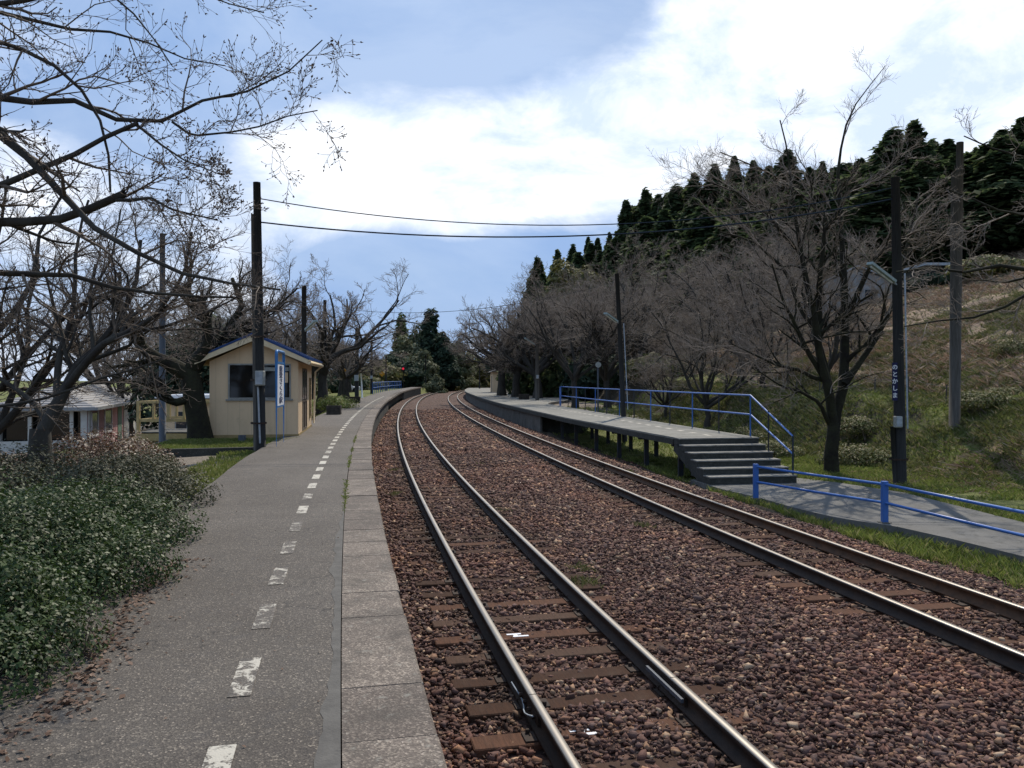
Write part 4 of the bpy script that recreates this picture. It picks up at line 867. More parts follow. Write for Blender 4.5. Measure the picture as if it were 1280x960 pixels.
#             count, length ratio, angle, segs, sides, wiggle, tropism
LEV = {1: dict(n=7, L=.62, ang=.75, seg=7, k=5, w=.21, tr=.02),
       2: dict(n=8, L=.55, ang=.80, seg=5, k=4, w=.21, tr=.03),
       3: dict(n=8, L=.52, ang=.80, seg=4, k=3, w=.2, tr=.05),
       4: dict(n=5, L=.50, ang=.75, seg=3, k=3, w=.18, tr=.07)}
TRK = None; TMIN = .022
def sprout(rng, tb, pts, rad, L, lev, maxlev, dens=1.0, t0=.22, buds=None, rmin=.004, scale=1.0):
    if lev > maxlev: return
    c = LEV[lev]; n = max(2, int(round(c['n']*dens*rng.uniform(.8, 1.25)))); m = len(pts)-1
    for i in range(n):
        t = t0 + (1-t0)*(i+rng.uniform(.1, .9))/n; q = min(t*m, m-.001); a = int(q); fr = q-a
        p = pts[a]*(1-fr)+pts[a+1]*fr; r = (rad[a]*(1-fr)+rad[a+1]*fr); d = unit(pts[a+1]-pts[a])
        side = unit(np.cross(d, rng.normal(0, 1, 3))); side = unit(side*np.array([1, 1, .55])+np.array([0, 0, .06]))
        an = c['ang']*rng.uniform(.65, 1.25); nd = d*math.cos(an)+side*math.sin(an)
        l = L*c['L']*rng.uniform(.6, 1.15)*(1.15-.5*t); r0 = max(rmin, r*.62); r1 = max(rmin*.6, r0*.32)
        pp, rr, _ = wander(rng, p, nd, l, c['seg'], r0, r1, c['w'], c['tr'])
        (TRK if (r0 > TMIN and TRK is not None) else tb).add(pp, rr, c['k'] + (1 if r0 > TMIN else 0))
        if buds is not None and lev >= 3:
            for b in range(rng.integers(0, 2)): qq = pp[rng.integers(1, len(pp))]; buds.append((qq, unit(nd+rng.normal(0, .6, 3))))
            buds.append((pp[-1], unit(pp[-1]-pp[-2])))
        sprout(rng, tb, pp, rr, l, lev+1, maxlev, dens, .15, buds, rmin)
def tree_obj(name, label, limbs, trunk_pts, trunk_r, seed, base, maxlev=4, dens=1.0, bark='bark', twig='twig', group=None, buds=None, rmin=.0045, start=1, rz=0, lcap=99):
    """limbs: list of (pts, radii, L): explicit main limbs, all in coordinates relative to base"""
    rng = np.random.default_rng(seed); global TRK; tr = Tubes(); cr = Tubes(); TRK = tr; t = thing(name, label, 'tree', base, rz, group)
    if trunk_pts is not None: tr.add(np.array(trunk_pts, float), np.array(trunk_r, float), 12)
    for pts, rad, L in limbs:
        L = min(L, lcap)
        tr.add(np.array(pts), np.array(rad), 7); sprout(rng, cr, np.array(pts), np.array(rad), L, start, maxlev, dens, .2, buds, rmin)
    v, f = tr.mesh()
    v = v + np.stack([fbm(v[:,2]*3+v[:,0]*2, v[:,1]*3, 7), fbm(v[:,2]*3+5, v[:,0]*3, 8), np.zeros(len(v))], 1)*.05*(np.hypot(v[:,0],v[:,1]) < 1.5)[:, None]
    npmesh('trunk', v, f, M[bark], t, world=False, smooth=True)
    v, f = cr.mesh(); co = npmesh('crown', v, f, M[twig], t, world=False)
    if buds:
        n = len(buds); pos = np.array([b[0] for b in buds]); d = np.array([b[1] for b in buds]); a = np.cross(d, [0.3, .2, 1.]); a /= np.linalg.norm(a, axis=1, keepdims=True); b = np.cross(d, a)
        s = RNG.uniform(.75, 1.3, (n, 1)); vv = np.stack([pos, pos+d*.012*s+a*.005*s, pos+d*.012*s+b*.005*s, pos+d*.012*s-a*.005*s, pos+d*.012*s-b*.005*s, pos+d*.026*s], 1)
        ff = np.array([(0,1,2),(0,2,3),(0,3,4),(0,4,1),(5,2,1),(5,3,2),(5,4,3),(5,1,4)]); f = (ff[None]+(np.arange(n)*6)[:, None, None]).reshape(-1, 3)
        npmesh('buds', vv.reshape(-1, 3), f, M['bud'], co, world=False)
    return t
def rnd_limbs(rng, h0, n, L, r, up=.45, spread=1.0, lean=(0,0)):
    out = []; a0 = rng.uniform(0, 6.28)
    for i in range(n):
        a = a0 + i*2*math.pi/n + rng.uniform(-.4, .4); el = up*rng.uniform(.6, 1.5); l = L*rng.uniform(.8, 1.15)
        d = unit(np.array([math.cos(a)*spread+lean[0], math.sin(a)*spread+lean[1], el])); p = np.array([0, 0, h0*rng.uniform(.8, 1.0)])
        pts, rad, _ = wander(rng, p, d, l, 9, r*rng.uniform(.8, 1.1), r*.22, .13, .045); out.append((pts, rad, l))
    return out
def trunk(rng, h, r, bend=.15):
    n = 7; pts = [np.array([0, 0, -.5])]; x = np.zeros(2)
    for i in range(1, n): x = x + rng.normal(0, bend*.3, 2); pts.append(np.array([x[0], x[1], h*i/(n-1)]))
    k = np.linspace(0, 1, n); return pts, r*(.55*(1-k)**5 + 1 - .2*k)

# --- guided trees: limbs traced as polylines with their own depths
def lim(pix, D0, D1, r0, r1, base, n=12):
    pix = np.array(pix, float); seg = np.r_[0, np.cumsum(np.hypot(*np.diff(pix, axis=0).T))]; u = seg/seg[-1]; tt = np.linspace(0, 1, n)
    x = np.interp(tt, u, pix[:, 0]); y = np.interp(tt, u, pix[:, 1]); D = D0+(D1-D0)*tt
    pts = np.stack([(x-640)*D/F, D, H+(HY-y)*D/F], 1); L = np.linalg.norm(np.diff(pts, axis=0), axis=1).sum()
    return pts-np.array(base), r1+(r0-r1)*(1-tt)**1.3, L
base = np.array([-7.2, 6.6, .4]); buds = []
pre = (-560, 330)
LB = []
def fg(pix, D0, D1, w0, w1): LB.append(lim(pix, D0, D1, w0*.42*D0/F, w1*.45*D1/F, base, 16))
fg([(-420,90),(-200,100),(0,122),(35,130),(50,122),(65,116),(85,124),(105,128),(125,137),(150,152),(170,155),(215,150),(240,132),(265,120),(300,117),(330,108),(360,90),(375,75),(403,50)], 6.6, 6.2, 22, 1.6)
fg([(-460,300),(-200,290),(0,233),(40,215),(90,195),(125,175),(155,160),(172,154)], 6.6, 6.1, 24, 6)
fg([(170,155),(200,180),(230,200),(275,218)], 6.2, 6.0, 4.5, 1.5)
fg([(-500,60),(-250,95),(-60,130),(0,165),(20,180),(50,215),(75,240),(95,265),(110,280),(150,305),(190,325),(235,345),(270,352),(320,358),(350,362)], 6.7, 5.9, 32, 3)
fg([(-480,330),(-200,290),(0,277),(40,277),(85,273),(120,258),(145,245),(156,242)], 6.8, 6.3, 26, 11)
fg([(145,250),(165,250),(188,247),(215,262),(240,268),(272,275)], 6.3, 6.1, 6, 2)
fg([(-500,360),(-200,345),(0,340),(60,344),(105,344),(135,358),(160,363),(230,370),(300,372)], 7.2, 7.4, 26, 3)
fg([(-450,-60),(-200,-20),(0,15),(40,25),(90,37),(140,40),(190,55),(235,75),(280,82)], 6.4, 6.6, 18, 1.5)
fg([(-380,0),(0,5),(20,3),(60,-6)], 6.4, 6.0, 22, 7)
fg([(-420,-20),(0,50),(60,75),(100,110),(120,135),(130,165),(135,180),(138,240)], 6.0, 6.2, 16, 3)
fg([(-300,-220),(0,-80),(90,-40),(150,0),(180,30),(200,60),(215,82)], 5.6, 6.0, 16, 1.6)
fg([(215,152),(240,170),(290,165),(325,158),(360,145),(397,138)], 6.2, 6.3, 4, 1.5)
fg([(-300,-250),(100,-90),(220,-20),(285,4),(300,12),(330,16)], 5.6, 6.2, 12, 1.4)
fg([(-350,420),(-100,520),(0,508),(47,501),(87,488),(117,475),(163,463),(204,449)], 8.0, 8.6, 14, 2)
LB2 = [(np.array([[0,0,-.5],[.1,.05,.6],[.05,0,1.6],[.35,0,2.6],[.9,-.02,3.6],[1.2,-.04,4.3]]), np.array([.42,.3,.26,.24,.2,.17]), 0)]
LEV[1]['n'] = 9
tree_obj('cherry_tree', 'big bare cherry whose knotted budding boughs hang in from the top left', LB, LB2[0][0], LB2[0][1], 21, base, 4, .92, 'bark', 'twig', buds=buds, rmin=.0021, start=2, lcap=1.8)
LEV[1]['n'] = 7

# second left tree in front of the station house
base = np.array([(53.5-640)*11.8/F, 11.8, .35]); LB = []
def gl(pix, D0, D1, w0, w1, n=12): LB.append(lim(pix, D0, D1, w0*.36*D0/F, w1/2*D1/F, base, n))
gl([(50,548),(73,510),(85,481),(96,457),(117,440),(152,396),(170,350),(175,300)], 11.8, 12.5, 26, 4)
gl([(85,481),(100,460),(130,430),(190,400),(230,345),(240,290)], 11.9, 11.0, 15, 3)
gl([(75,505),(70,470),(78,430),(92,380),(95,310),(110,250)], 11.9, 12.8, 14, 3)
gl([(96,457),(140,420),(200,410),(260,390),(300,370)], 11.9, 11.2, 10, 2)
gl([(60,530),(40,500),(10,480),(-30,455),(-80,400)], 11.9, 12.6, 10, 3)
gl([(117,440),(110,380),(140,320),(150,262)], 12, 12.6, 9, 2)
tree_obj('cherry_tree', 'bare many-stemmed cherry leaning right in front of the station house', LB, [[0,0,-.6],[.0,0,.3],[-.03,.0,.75],[-.03,0,1.2]], [.26,.2,.17,.15], 33, base, 4, 1.2, 'bark', 'twig', rmin=.003, start=2, lcap=2.7)
base = np.array([-9.4, 13.2, .3]); LB = []
gl([(-90,560),(0,539),(29,501),(64,457),(82,428),(110,380),(120,330)], 13.2, 13.6, 22, 4)
gl([(-90,540),(-40,500),(0,487),(29,452),(58,417),(102,379),(150,360)], 13.2, 12.6, 20, 3)
gl([(-90,520),(-30,440),(10,400),(40,350),(50,290),(80,240)], 13.2, 13.8, 20, 3)
gl([(-80,520),(-60,420),(-20,350),(0,290),(10,220)], 13.2, 12.2, 16, 3)
gl([(0,539),(20,480),(36,430),(34,380),(50,330)], 13.4, 14.2, 12, 3)
tree_obj('cherry_tree', 'bare cherry at the left edge with limbs rising in front of the sea', LB, [[0,0,-.6],[.0,0,.3],[0.05,.0,1.2]], [.24,.2,.15], 34, base, 4, 1.2, 'bark', 'twig', rmin=.003, start=2, lcap=2.7)
def gl(pix, D0, D1, w0, w1, n=12): LB.append(lim(pix, D0, D1, w0/2*D0/F, w1/2*D1/F, base, n))
# old mossy cherry beside the hut
base = at(251, 556, .5); D = base[1]; LB = []
gl([(250,556),(247,520),(240,490),(236,462),(250,440),(285,412),(302,382),(290,348)], D, D+1.5, 29, 5, 14)
gl([(238,470),(215,455),(190,445),(165,420),(150,380),(150,340)], D, D-1, 22, 4)
gl([(240,460),(262,430),(258,395),(235,365),(240,325)], D, D-.6, 18, 4)
gl([(244,480),(232,500),(214,505),(196,480),(170,478),(140,470)], D, D-1, 14, 3)
gl([(285,412),(315,400),(345,385),(372,360)], D+1, D+1.5, 8, 2)
gl([(270,425),(300,425),(320,405),(345,400)], D+1, D+2, 8, 2)
tree_obj('cherry_tree', 'old mossy cherry with thick dark trunk just left of the beige hut', LB, [[0,0,-.5],[0,0,.05],[-.05,0,.5],[-.14,0,1.1],[-.24,0,1.7],[-.3,0,2.05]], [.44,.36,.31,.29,.26,.2], 35, base, 4, 1.2, 'bark_moss', 'twig', rmin=.0036, start=2, lcap=2.8)
# multi-stemmed tree right of the stairs
base = at(1040, 587, -.22); D = base[1]; LB = []
gl([(1038,575),(1042,530),(1048,505),(1055,475),(1056,420),(1056,370),(1052,300),(1047,207),(1060,143),(1087,107),(1107,82)], D, D+1.2, 17, .8, 18)
gl([(1042,530),(1037,490),(1027,457),(1022,420),(1012,370),(1003,320),(992,260),(985,190),(975,150)], D, D-1, 13, 1.5, 14)
gl([(1055,480),(1080,445),(1100,415),(1120,372),(1135,300),(1150,240)], D, D+1, 9, 2)
gl([(1037,530),(1022,502),(1002,490),(975,482),(950,465),(940,460)], D, D-1.5, 6, 1.5)
gl([(1026,475),(1022,475),(1000,462),(972,457),(940,442),(915,430)], D, D-1.8, 6, 1.5)
gl([(1027,470),(1010,440),(995,407),(980,380),(965,330)], D, D-1, 8, 2)
gl([(1035,480),(1030,452),(1020,415),(997,382),(985,340),(940,300),(900,290)], D, D+1.5, 9, 2)
gl([(1022,420),(1025,350),(1030,290),(1060,240),(1110,210),(1150,190)], D, D-1.2, 8, 1.5)
gl([(1056,400),(1075,360),(1095,320),(1140,290),(1180,285)], D, D-1, 8, 1.5)
gl([(1003,320),(960,270),(920,240),(880,225)], D, D-.8, 6, 1.3)
gl([(1052,300),(1010,250),(960,215),(900,190)], D+.5, D-.2, 6, 1.3)
tree_obj('cherry_tree', 'bare many-stemmed cherry between the stairs and the lamp pole', LB, [[0,0,-.5],[0,0,.0],[-.02,0,.5],[.02,0,.9],[.05,0,1.3]], [.3,.21,.18,.17,.14], 36, base, 4, 1.3, 'bark_moss', 'twig_grey', rmin=.0038, start=2, lcap=3.6)
# tree standing out of frame on the right, boughs reaching in
base = np.array([13.6, 15.5, float(zg(13.6, 15.5))]); LB = []
gl([(1600,420),(1420,380),(1300,340),(1240,330),(1190,345),(1150,330),(1120,340)], 15.5, 14.5, 16, 2)
gl([(1580,300),(1400,260),(1300,200),(1250,190),(1205,170)], 15.5, 14.5, 14, 1.5)
gl([(1580,330),(1380,300),(1290,270),(1240,262),(1200,240),(1180,235)], 15.5, 15, 14, 1.5)
gl([(1580,440),(1400,430),(1290,360),(1240,395),(1180,400),(1130,408)], 15.5, 15, 14, 1.5)
tree_obj('cherry_tree', 'bare cherry outside the right edge, its pale boughs reaching across the grey pole', LB, [[0,0,-.5],[0,0,1],[.1,0,2.4],[.15,0,3.4],[.1,0,5]], [.3,.24,.2,.18,.1], 37, base, 4, 1.1, 'bark_moss', 'twig_grey', rmin=.004, start=2, lcap=2.2)

# --- generic cherries: five built, the rest copied
GEN = []
def gen(seed, label, base, h0, n, L, r, up, maxlev=4, dens=1.0, lean=(0,0), rmin=.0065, twig='twig_grey', grp='bare cherry trees'):
    rng = np.random.default_rng(seed); tp, tr = trunk(rng, h0, r*1.45); lb = rnd_limbs(rng, h0, n, L, r, up, lean=lean)
    for i, (a, b, c) in enumerate(lb): a += np.array([tp[-1][0], tp[-1][1], 0])
    o = tree_obj('cherry_tree', label, lb, tp, tr, seed, base, maxlev, dens, 'bark', twig, grp, rmin=rmin); GEN.append(o); return o
def gz(x, y): return float(zg(x, y))
q = at(755, 511, .35); gen(51, 'bare cherry with a thick trunk standing behind the blue handrail end', (q[0]+.3, 52, .3), 2.3, 8, 6.4, .15, 1.4, dens=.8)
gen(52, 'massive old cherry directly in front of the small beige hut on the right platform', (-.95, 76, .65), 2.8, 7, 5.2, .26, .8, dens=.95, rmin=.009, lean=(.12,0))
gen(53, 'old cherry standing just left of the plant box on the right platform', (.35, 70, .65), 2.4, 8, 5.6, .24, .95, dens=.9, rmin=.009)
gen(54, 'bare cherry behind the hut whose crown spreads over the left platform', (-10.9, 46, .5), 2.6, 7, 5.6, .2, .75, dens=.8, rmin=.008)
gen(55, 'slim bare cherry in the scrub behind the right platform', (12.5, 40, gz(12.5,40)), 1.3, 8, 4.8, .105, 1.1, dens=.82)
# copies: px of trunk, depth, which, scale, rotation, label
def putx(k, x, y, sc, rz, label, zf=1.0, z=None, group='bare cherry trees'):
    dup(GEN[k], (x, y, (gz(x, y) if z is None else z)), rz, sc, label, group, zf)
putx(2, 2.1, 66, 1.0, 2.1, 'old cherry right of the plant box, behind the grey lamp pole', z=.6)
putx(0, 4.0, 51, .95, 1.4, 'bare cherry with forked trunk just left of the blue handrail end')
putx(0, 9.6, 60, 1.05, 3.3, 'bare cherry on the gravel beyond the leaning lamp pole')
putx(4, 8.3, 43.5, .62, .6, 'small Y-shaped cherry behind the middle of the blue handrail')
putx(4, 9.3, 38, .95, 2.8, 'bare cherry behind the handrail, its base on the grassy bank foot')
putx(0, 13.8, 48, .95, 4.6, 'broad bare cherry at the foot of the hillside')
putx(4, 14.2, 36, .9, 4.4, 'bare cherry on the terrace behind the stairs')
putx(0, 17.5, 60, .95, 5.2, 'tall bare cherry on the slope below the dark cedars')
putx(1, .5, 96, .95, 1.1, 'old cherry behind the small beige hut on the right platform')
putx(2, 5.5, 84, 1.1, 4.0, 'tall bare cherry between the platform hut and the cedars')
putx(1, 9.5, 78, 1.1, 5.0, 'wide bare cherry behind the row of old platform cherries')
putx(0, 6.2, 70, 1.1, .2, 'bare cherry filling the gap behind the lamp poles')
putx(0, 21, 80, .9, 2.2, 'bare tree just below the cedar forest edge')
# shrubs of bare scrub on the hillside
for i, (x, y, sc) in enumerate(((15,52,.55),(18,42,.4),(12,66,.6),(16.5,70,.8),(13,56,.5),(22,64,.5),(25,78,.8),(18,82,.9))):
    putx(4, x, y, sc, i*1.3, 'bare brown scrub tree on the hillside below the cedars', group='scrub trees on the hillside')
# left side background
L_ = [(3,-16.5,46,.85,1.2,'bare cherry left of the behind-hut cherry, over the flat roof'),(3,-12.0,58,.75,2.9,'thick leaning cherry trunk behind the first plant box'),
 (1,-16.5,66,.7,.6,'bare cherry behind the orange diamond sign'),(3,-16.5,77,.8,4.1,'bare cherry beside the lamp pole with wide grey box'),(0,-21,84,.8,.9,'bare cherry in the park beyond the parked cars'),
 (1,-20,98,.75,3.7,'bare cherry at the start of the far blue railing'),(2,-24.5,116,.75,2.0,'bare cherry behind the far blue railing'),(3,-22,60,1.0,5.0,'bare cherry behind the flat roofed building'),
 (0,-25,62,.9,2.4,'bare tree beside the station house roof'),(3,-27,70,1.0,.3,'far bare cherry seen past the station house'),(1,-27,90,1.0,1.9,'far bare tree deep in the left park'),(2,-27,132,.8,5.4,'far bare tree near the end of the left platform'),(4,-17,48,.9,3.0,'bare tree rising behind the timber footbridge'),(0,-30,104,1.0,.4,'far bare cherry left of the far blue railing'),(0,-20.5,60,.95,1.5,'bare cherry between the station house and the low flat building'),(4,-13.2,42,1.1,.3,'bare cherry just behind the low flat roofed building'),(4,-24,50,1.3,2.0,'bare tree behind the station house ridge'),(0,-31,60,1.2,4.2,'wide bare tree beyond the station house, before the sea')]
for k, x, y, sc, rz, lab in L_: putx(k, x, y, sc, rz, lab)

# ------------------------------------------------------------------ leafy crowns
def cards(pts, size, nrm=None, asp=.55, bend=.0):
    """one folded leaf-shaped quad per point"""
    n = len(pts); R = rotm(n)
    if nrm is not None:
        z = nrm + RNG.normal(0, .45, (n,3)); z /= np.linalg.norm(z, axis=1, keepdims=True); x = np.cross(z, RNG.normal(size=(n,3))); x /= np.linalg.norm(x, axis=1, keepdims=True); y = np.cross(z, x)
    else: x, y, z = R[:,:,0], R[:,:,1], R[:,:,2]
    s = np.asarray(size).reshape(-1,1)
    v = np.stack([pts-x*s, pts-y*s*asp+z*s*.18, pts+x*s, pts+y*s*asp+z*s*.18], 1)
    f = np.arange(n*4).reshape(-1,4); return v.reshape(-1,3), f
def cedar(seed, h, w, mat, label, dens=1.0, droop=.25, grp='cedars on the hill ridge'):
    rng = np.random.default_rng(seed); t = thing('cedar_tree', label, 'tree', (0,0,0), 0, grp)
    m = MB(); m.tube([(0,0,-1.5),(0,0,h*.5),(0,0,h*.97)], [w*.11, w*.07, .03], 7); obj('trunk', m, M['bark'], t, world=False)
    pts, nr, sz = [], [], []
    nb = int(150*dens)
    for i in range(nb):
        u = (i+rng.random())/nb; z = h*(.12+.87*u); R = w*1.25*(1-u)**.8*(.5+.62*rng.random())*(1 if u > .12 else .7)+.15
        a = rng.uniform(0, 6.283); R *= 1+.22*math.sin(a*2+seed)*math.cos(z*.7+seed); k = int(14+R*18)
        rr = R*np.sqrt(rng.random(k)*.9+.08); aa = a+rng.normal(0, .28, k)
        zz = z - droop*rr*1.1 + rng.normal(0, .22+.07*R, k) + .25*(rr/R)**2*R*.4
        pts.append(np.stack([rr*np.cos(aa), rr*np.sin(aa), zz], 1)); nr.append(np.stack([np.cos(aa)*.5, np.sin(aa)*.5, np.ones(k)], 1)); sz.append(rng.uniform(.22, .5, k)*(.7+.3*w/3))
    pts = np.concatenate(pts); v, f = cards(pts, np.concatenate(sz), np.concatenate(nr), .5)
    npmesh('crown', v, f, M[mat], t, world=False); return t
CED = [cedar(61, 17, 2.9, 'cedar', 'dark pointed cedar in the ridge forest', 1.2), cedar(62, 15, 3.3, 'cedar', 'dark broad cedar in the ridge forest', 1.2, .1), cedar(63, 18, 2.5, 'cedar', 'dark slender cedar in the ridge forest', 1.1), cedar(64, 14, 3.6, 'cedar', 'bushy dark cedar in the ridge forest', 1.2, .05)]
used = [False]*4
def putc(k, x, y, ztopw, sc_w=1.0, label=None, group='cedars on the hill ridge', mat=None):
    z = gz(x, y); hh = (17,15,18,14)[k]; zf = max(.45, (ztopw-z)/hh/sc_w)
    sc_w *= random.uniform(.85, 1.2); zf = max(.45, (ztopw-z)/hh/sc_w)
    if not used[k]: o = CED[k]; used[k] = True; o.location = (x,y,z-.2); o.scale = (sc_w,sc_w,sc_w*zf); o.rotation_euler = (0,0,random.random()*6)
    else: o = dup(CED[k], (x,y,z-.2), random.random()*6, sc_w, None, group, zf)
    if label: o['label'] = label; o.name = o.name
    o['group'] = group; return o
# skyline trees: (px, top py, depth, type, width, own label)
sky_ = [(672,322,150,1,.95,None),(697,312,155,2,.9,None),(716,306,150,0,.8,None),(735,296,150,2,.75,None),(747,297,145,2,.8,None),(762,290,140,2,.75,None),(783,250,125,2,1.0,'slender dark cedar at the left end of the high ridge row'),
 (807,237,125,1,1.0,'broad pointed dark cedar, second of the high ridge row'),(824,243,122,0,.9,None),(845,232,120,1,.9,None),(868,216,118,2,.85,None),(893,206,118,0,.85,None),(918,196,112,0,.85,None),(942,200,112,2,.8,None),
 (962,214,110,1,.8,None),(984,188,104,0,1.0,'tall dark cedar behind the crown of the many-stemmed cherry'),(1012,208,104,2,.8,None),(1028,202,102,0,.7,None),(1052,205,100,1,.8,None),(1075,198,98,1,.85,None),
 (1117,162,88,1,1.15,'big broad dark cedar rising left of the lamp pole top'),(1143,150,88,2,1.0,'tallest dark cedar, pointed, beside the lamp pole top'),(1165,190,86,3,.9,None),(1186,200,84,1,.8,None),(1210,192,80,3,.9,None),(1234,180,78,1,.95,None),(1255,170,76,3,1.0,'bushy dark cedar at the right end of the ridge'),(1284,176,76,3,1.1,None),(1320,165,76,1,1.1,None),(1365,160,76,3,1.1,None)]
for px, py, D, k, w, lab in sky_:
    putc(k, (px-640)*D/F, D, H+(HY-py)*D/F, w*1.5, lab)
# mass below the skyline
rr_ = random.Random(9)
for px in range(680, 1400, 12):
    top = np.interp(px, [690,760,790,900,985,1060,1130,1260,1400], [318,298,250,212,203,212,172,182,176])
    for dD, dy in ((6, rr_.uniform(2, 26)), (-10, 34), (-20, 70), (-28, 104)):
        D = np.interp(px, [690,780,900,1130,1280,1400], [150,128,116,92,84,84]) + dD + rr_.uniform(-4,4); x = (px+rr_.uniform(-8,8)-640)*D/F
        if px > 1000 and D < 78: D = 79 + rr_.uniform(0, 4); x = (px-640)*D/F
        putc(rr_.choice((0,1,3,3)), x, D, H+(HY-top-dy-rr_.uniform(-10,10))*D/F, rr_.uniform(1.2,1.6))
for k, u in enumerate(used):
    pass

def blob(name, label, cat, base, lobes, n, size, mat, trunk_h=None, group=None, tr=.15, asp=.55, part='crown', shell=.45):
    """leaf cards spread in the outer part of several ellipsoid lobes (cx,cy,cz,rx,ry,rz), relative to base"""
    t = thing(name, label, cat, base, 0, group); P_, N_ = [], []
    vol = np.array([l[3]*l[4]+l[3]*l[5]+l[4]*l[5] for l in lobes]); cnt = (n*vol/vol.sum()).astype(int)
    for l, c in zip(lobes, cnt):
        d = RNG.normal(size=(c,3)); d /= np.linalg.norm(d, axis=1, keepdims=True)
        bump = 1 + .38*fbm(d[:,0]*2.4+l[0]*3, d[:,1]*2.4+d[:,2]*2.6+l[1]*3, 77, 4)
        r = (1-shell*RNG.random(c)**1.3)*bump; p = d*r[:,None]*np.array(l[3:6])+np.array(l[:3]); P_.append(p); N_.append(d+np.array([0,0,.5]))
    P_ = np.concatenate(P_); N_ = np.concatenate(N_)
    inside = np.zeros(len(P_), bool)
    for l in lobes: inside |= (((P_-np.array(l[:3]))/np.array(l[3:6]))**2).sum(1) < .3
    k = ~inside & (P_[:,2] > -.1); P_, N_ = P_[k], N_[k]
    v, f = cards(P_, RNG.uniform(.55,1.45,len(P_))*size, N_, asp); 
    tb = Tubes(); rng = np.random.default_rng(int(abs(base[0])*100)+5)
    if trunk_h:
        m = MB(); m.tube([(0,0,-.5),(0,0,trunk_h*.6),(.1,0,trunk_h)], [tr, tr*.8, tr*.3], 7); obj('trunk', m, M['bark'], t, world=False)
    else:
        for i in range(4*len(lobes)):
            l = lobes[i % len(lobes)]; a = rng.uniform(0,6.28); e = np.array([l[0]+l[3]*.8*math.cos(a), l[1]+l[4]*.8*math.sin(a), l[2]+l[5]*rng.uniform(.2,.9)]); b0 = np.array([l[0]+rng.normal(0,.15), l[1]+rng.normal(0,.15), -.15])
            pts, rad, _ = wander(rng, b0, e-b0, np.linalg.norm(e-b0)*.7, 6, .011, .003, .12, .02); tb.add(pts, rad, 4)
            for j in range(4):
                q = pts[rng.integers(2,6)]; p2, r2, _ = wander(rng, q, (e-b0)+rng.normal(0,.6,3), .3, 3, .005, .002, .15, .05); tb.add(p2, r2, 3)
        vv, ff = tb.mesh(); npmesh('stems', vv, ff, M['twig'], t, world=False)
    npmesh(part, v, f, M[mat], t, world=False); return t
# middle distance evergreens and bamboo
def far(px, pytop, D, w, mat, name, label, n=5200, size=.42, kind='round', cat='tree', grp=None):
    x = (px-640)*D/F; z = gz(x, D); h = H+(HY-pytop)*D/F - z; rg = random.Random(px); lobes = []
    k = 11
    for i in range(k):
        u = i/(k-1); rr = w*(1.0-.62*u if kind == 'cone' else math.sin(math.pi*(.2+.68*u)))*rg.uniform(1.0,1.3)
        lobes.append((rg.uniform(-.45,.45)*w*(1-u*.7), rg.uniform(-.3,.3)*w, h*(.13+.8*u)-.0, rr*.75, rr*.75, h*.12+.4))
    return blob(name, label, cat, (x, D, z), lobes, n, size, mat, h*.9, grp, .22)
far(540, 391, 165, 4.6, 'conifer2', 'conifer_tree', 'tall dark evergreen rising in the centre distance above the bend', kind='cone', n=7000)
far(552, 420, 160, 4.2, 'conifer2', 'conifer_tree', 'lower dark evergreen leaning right of the tall central one', kind='cone', n=6000)
far(502, 396, 185, 3.6, 'cedar', 'conifer_tree', 'small pointed dark conifer behind the pale bamboo', kind='cone', n=4500)
far(520, 408, 168, 4.2, 'bamboo', 'bamboo', 'feathery grey-green bamboo clump left of the tall evergreen', n=6500, size=.34)
far(505, 424, 160, 4.6, 'bamboo', 'bamboo', 'lower feathery bamboo clump above the red signal', n=6500, size=.34)
far(528, 440, 155, 4.0, 'bamboo', 'bamboo', 'pale bamboo clump in front of the tall evergreen', n=5000, size=.3)
far(488, 446, 150, 4.5, 'conifer2', 'evergreen_shrub', 'dark rounded evergreen around the red signal', n=6000, size=.3)
far(512, 455, 146, 3.0, 'conifer2', 'evergreen_shrub', 'dark round bush just right of the red signal', n=4000, size=.3)
far(572, 432, 175, 4.0, 'bamboo', 'leafy_tree', 'olive green tree right of the tall evergreen', n=6000, size=.34)
far(560, 425, 215, 3.0, 'cedar', 'conifer_tree', 'far pointed conifer right of the central evergreen, the left one of two', kind='cone', n=3500)
far(573, 427, 215, 3.0, 'cedar', 'conifer_tree', 'far pointed conifer right of the central evergreen, the right one of two', kind='cone', n=3500)
far(592, 440, 200, 5.0, 'yellowgreen', 'leafy_tree', 'yellowish leafy tree far behind the bend', n=6000, size=.36)
far(612, 446, 210, 5.5, 'conifer2', 'leafy_tree', 'dim green tree far behind the right platform end', n=6000, size=.4)
far(640, 425, 190, 6.5, 'conifer2', 'leafy_tree', 'dark green tree behind the old platform cherries', n=7000, size=.4)
far(470, 452, 140, 4.5, 'yellowgreen', 'leafy_tree', 'dull olive tree behind the far blue railing', n=5000, size=.34)
far(545, 472, 138, 1.9, 'bamboo', 'roadside_shrub', 'pale scrubby bush beside the track just past the left platform', n=4500, size=.22, cat='shrub')
far(563, 476, 165, 1.8, 'weed', 'roadside_shrub', 'low brown-green bush on the outside of the track bend', n=4000, size=.2, cat='shrub')
far(588, 472, 185, 2.6, 'weed', 'roadside_shrub', 'low scrub at the foot of the thin far poles', n=4000, size=.22, cat='shrub')
far(705, 330, 120, 4.6, 'yellowgreen', 'leafy_tree', 'yellow-green tree on the slope below the small left cedars', n=8000, size=.34)
far(735, 340, 112, 4.2, 'yellowgreen', 'leafy_tree', 'olive tree on the slope in front of the cedars', n=7000, size=.34)
far(262, 398, 43, 3.0, 'conifer2', 'leafy_tree', 'dark evergreen behind the old mossy cherry', n=9000, size=.15)
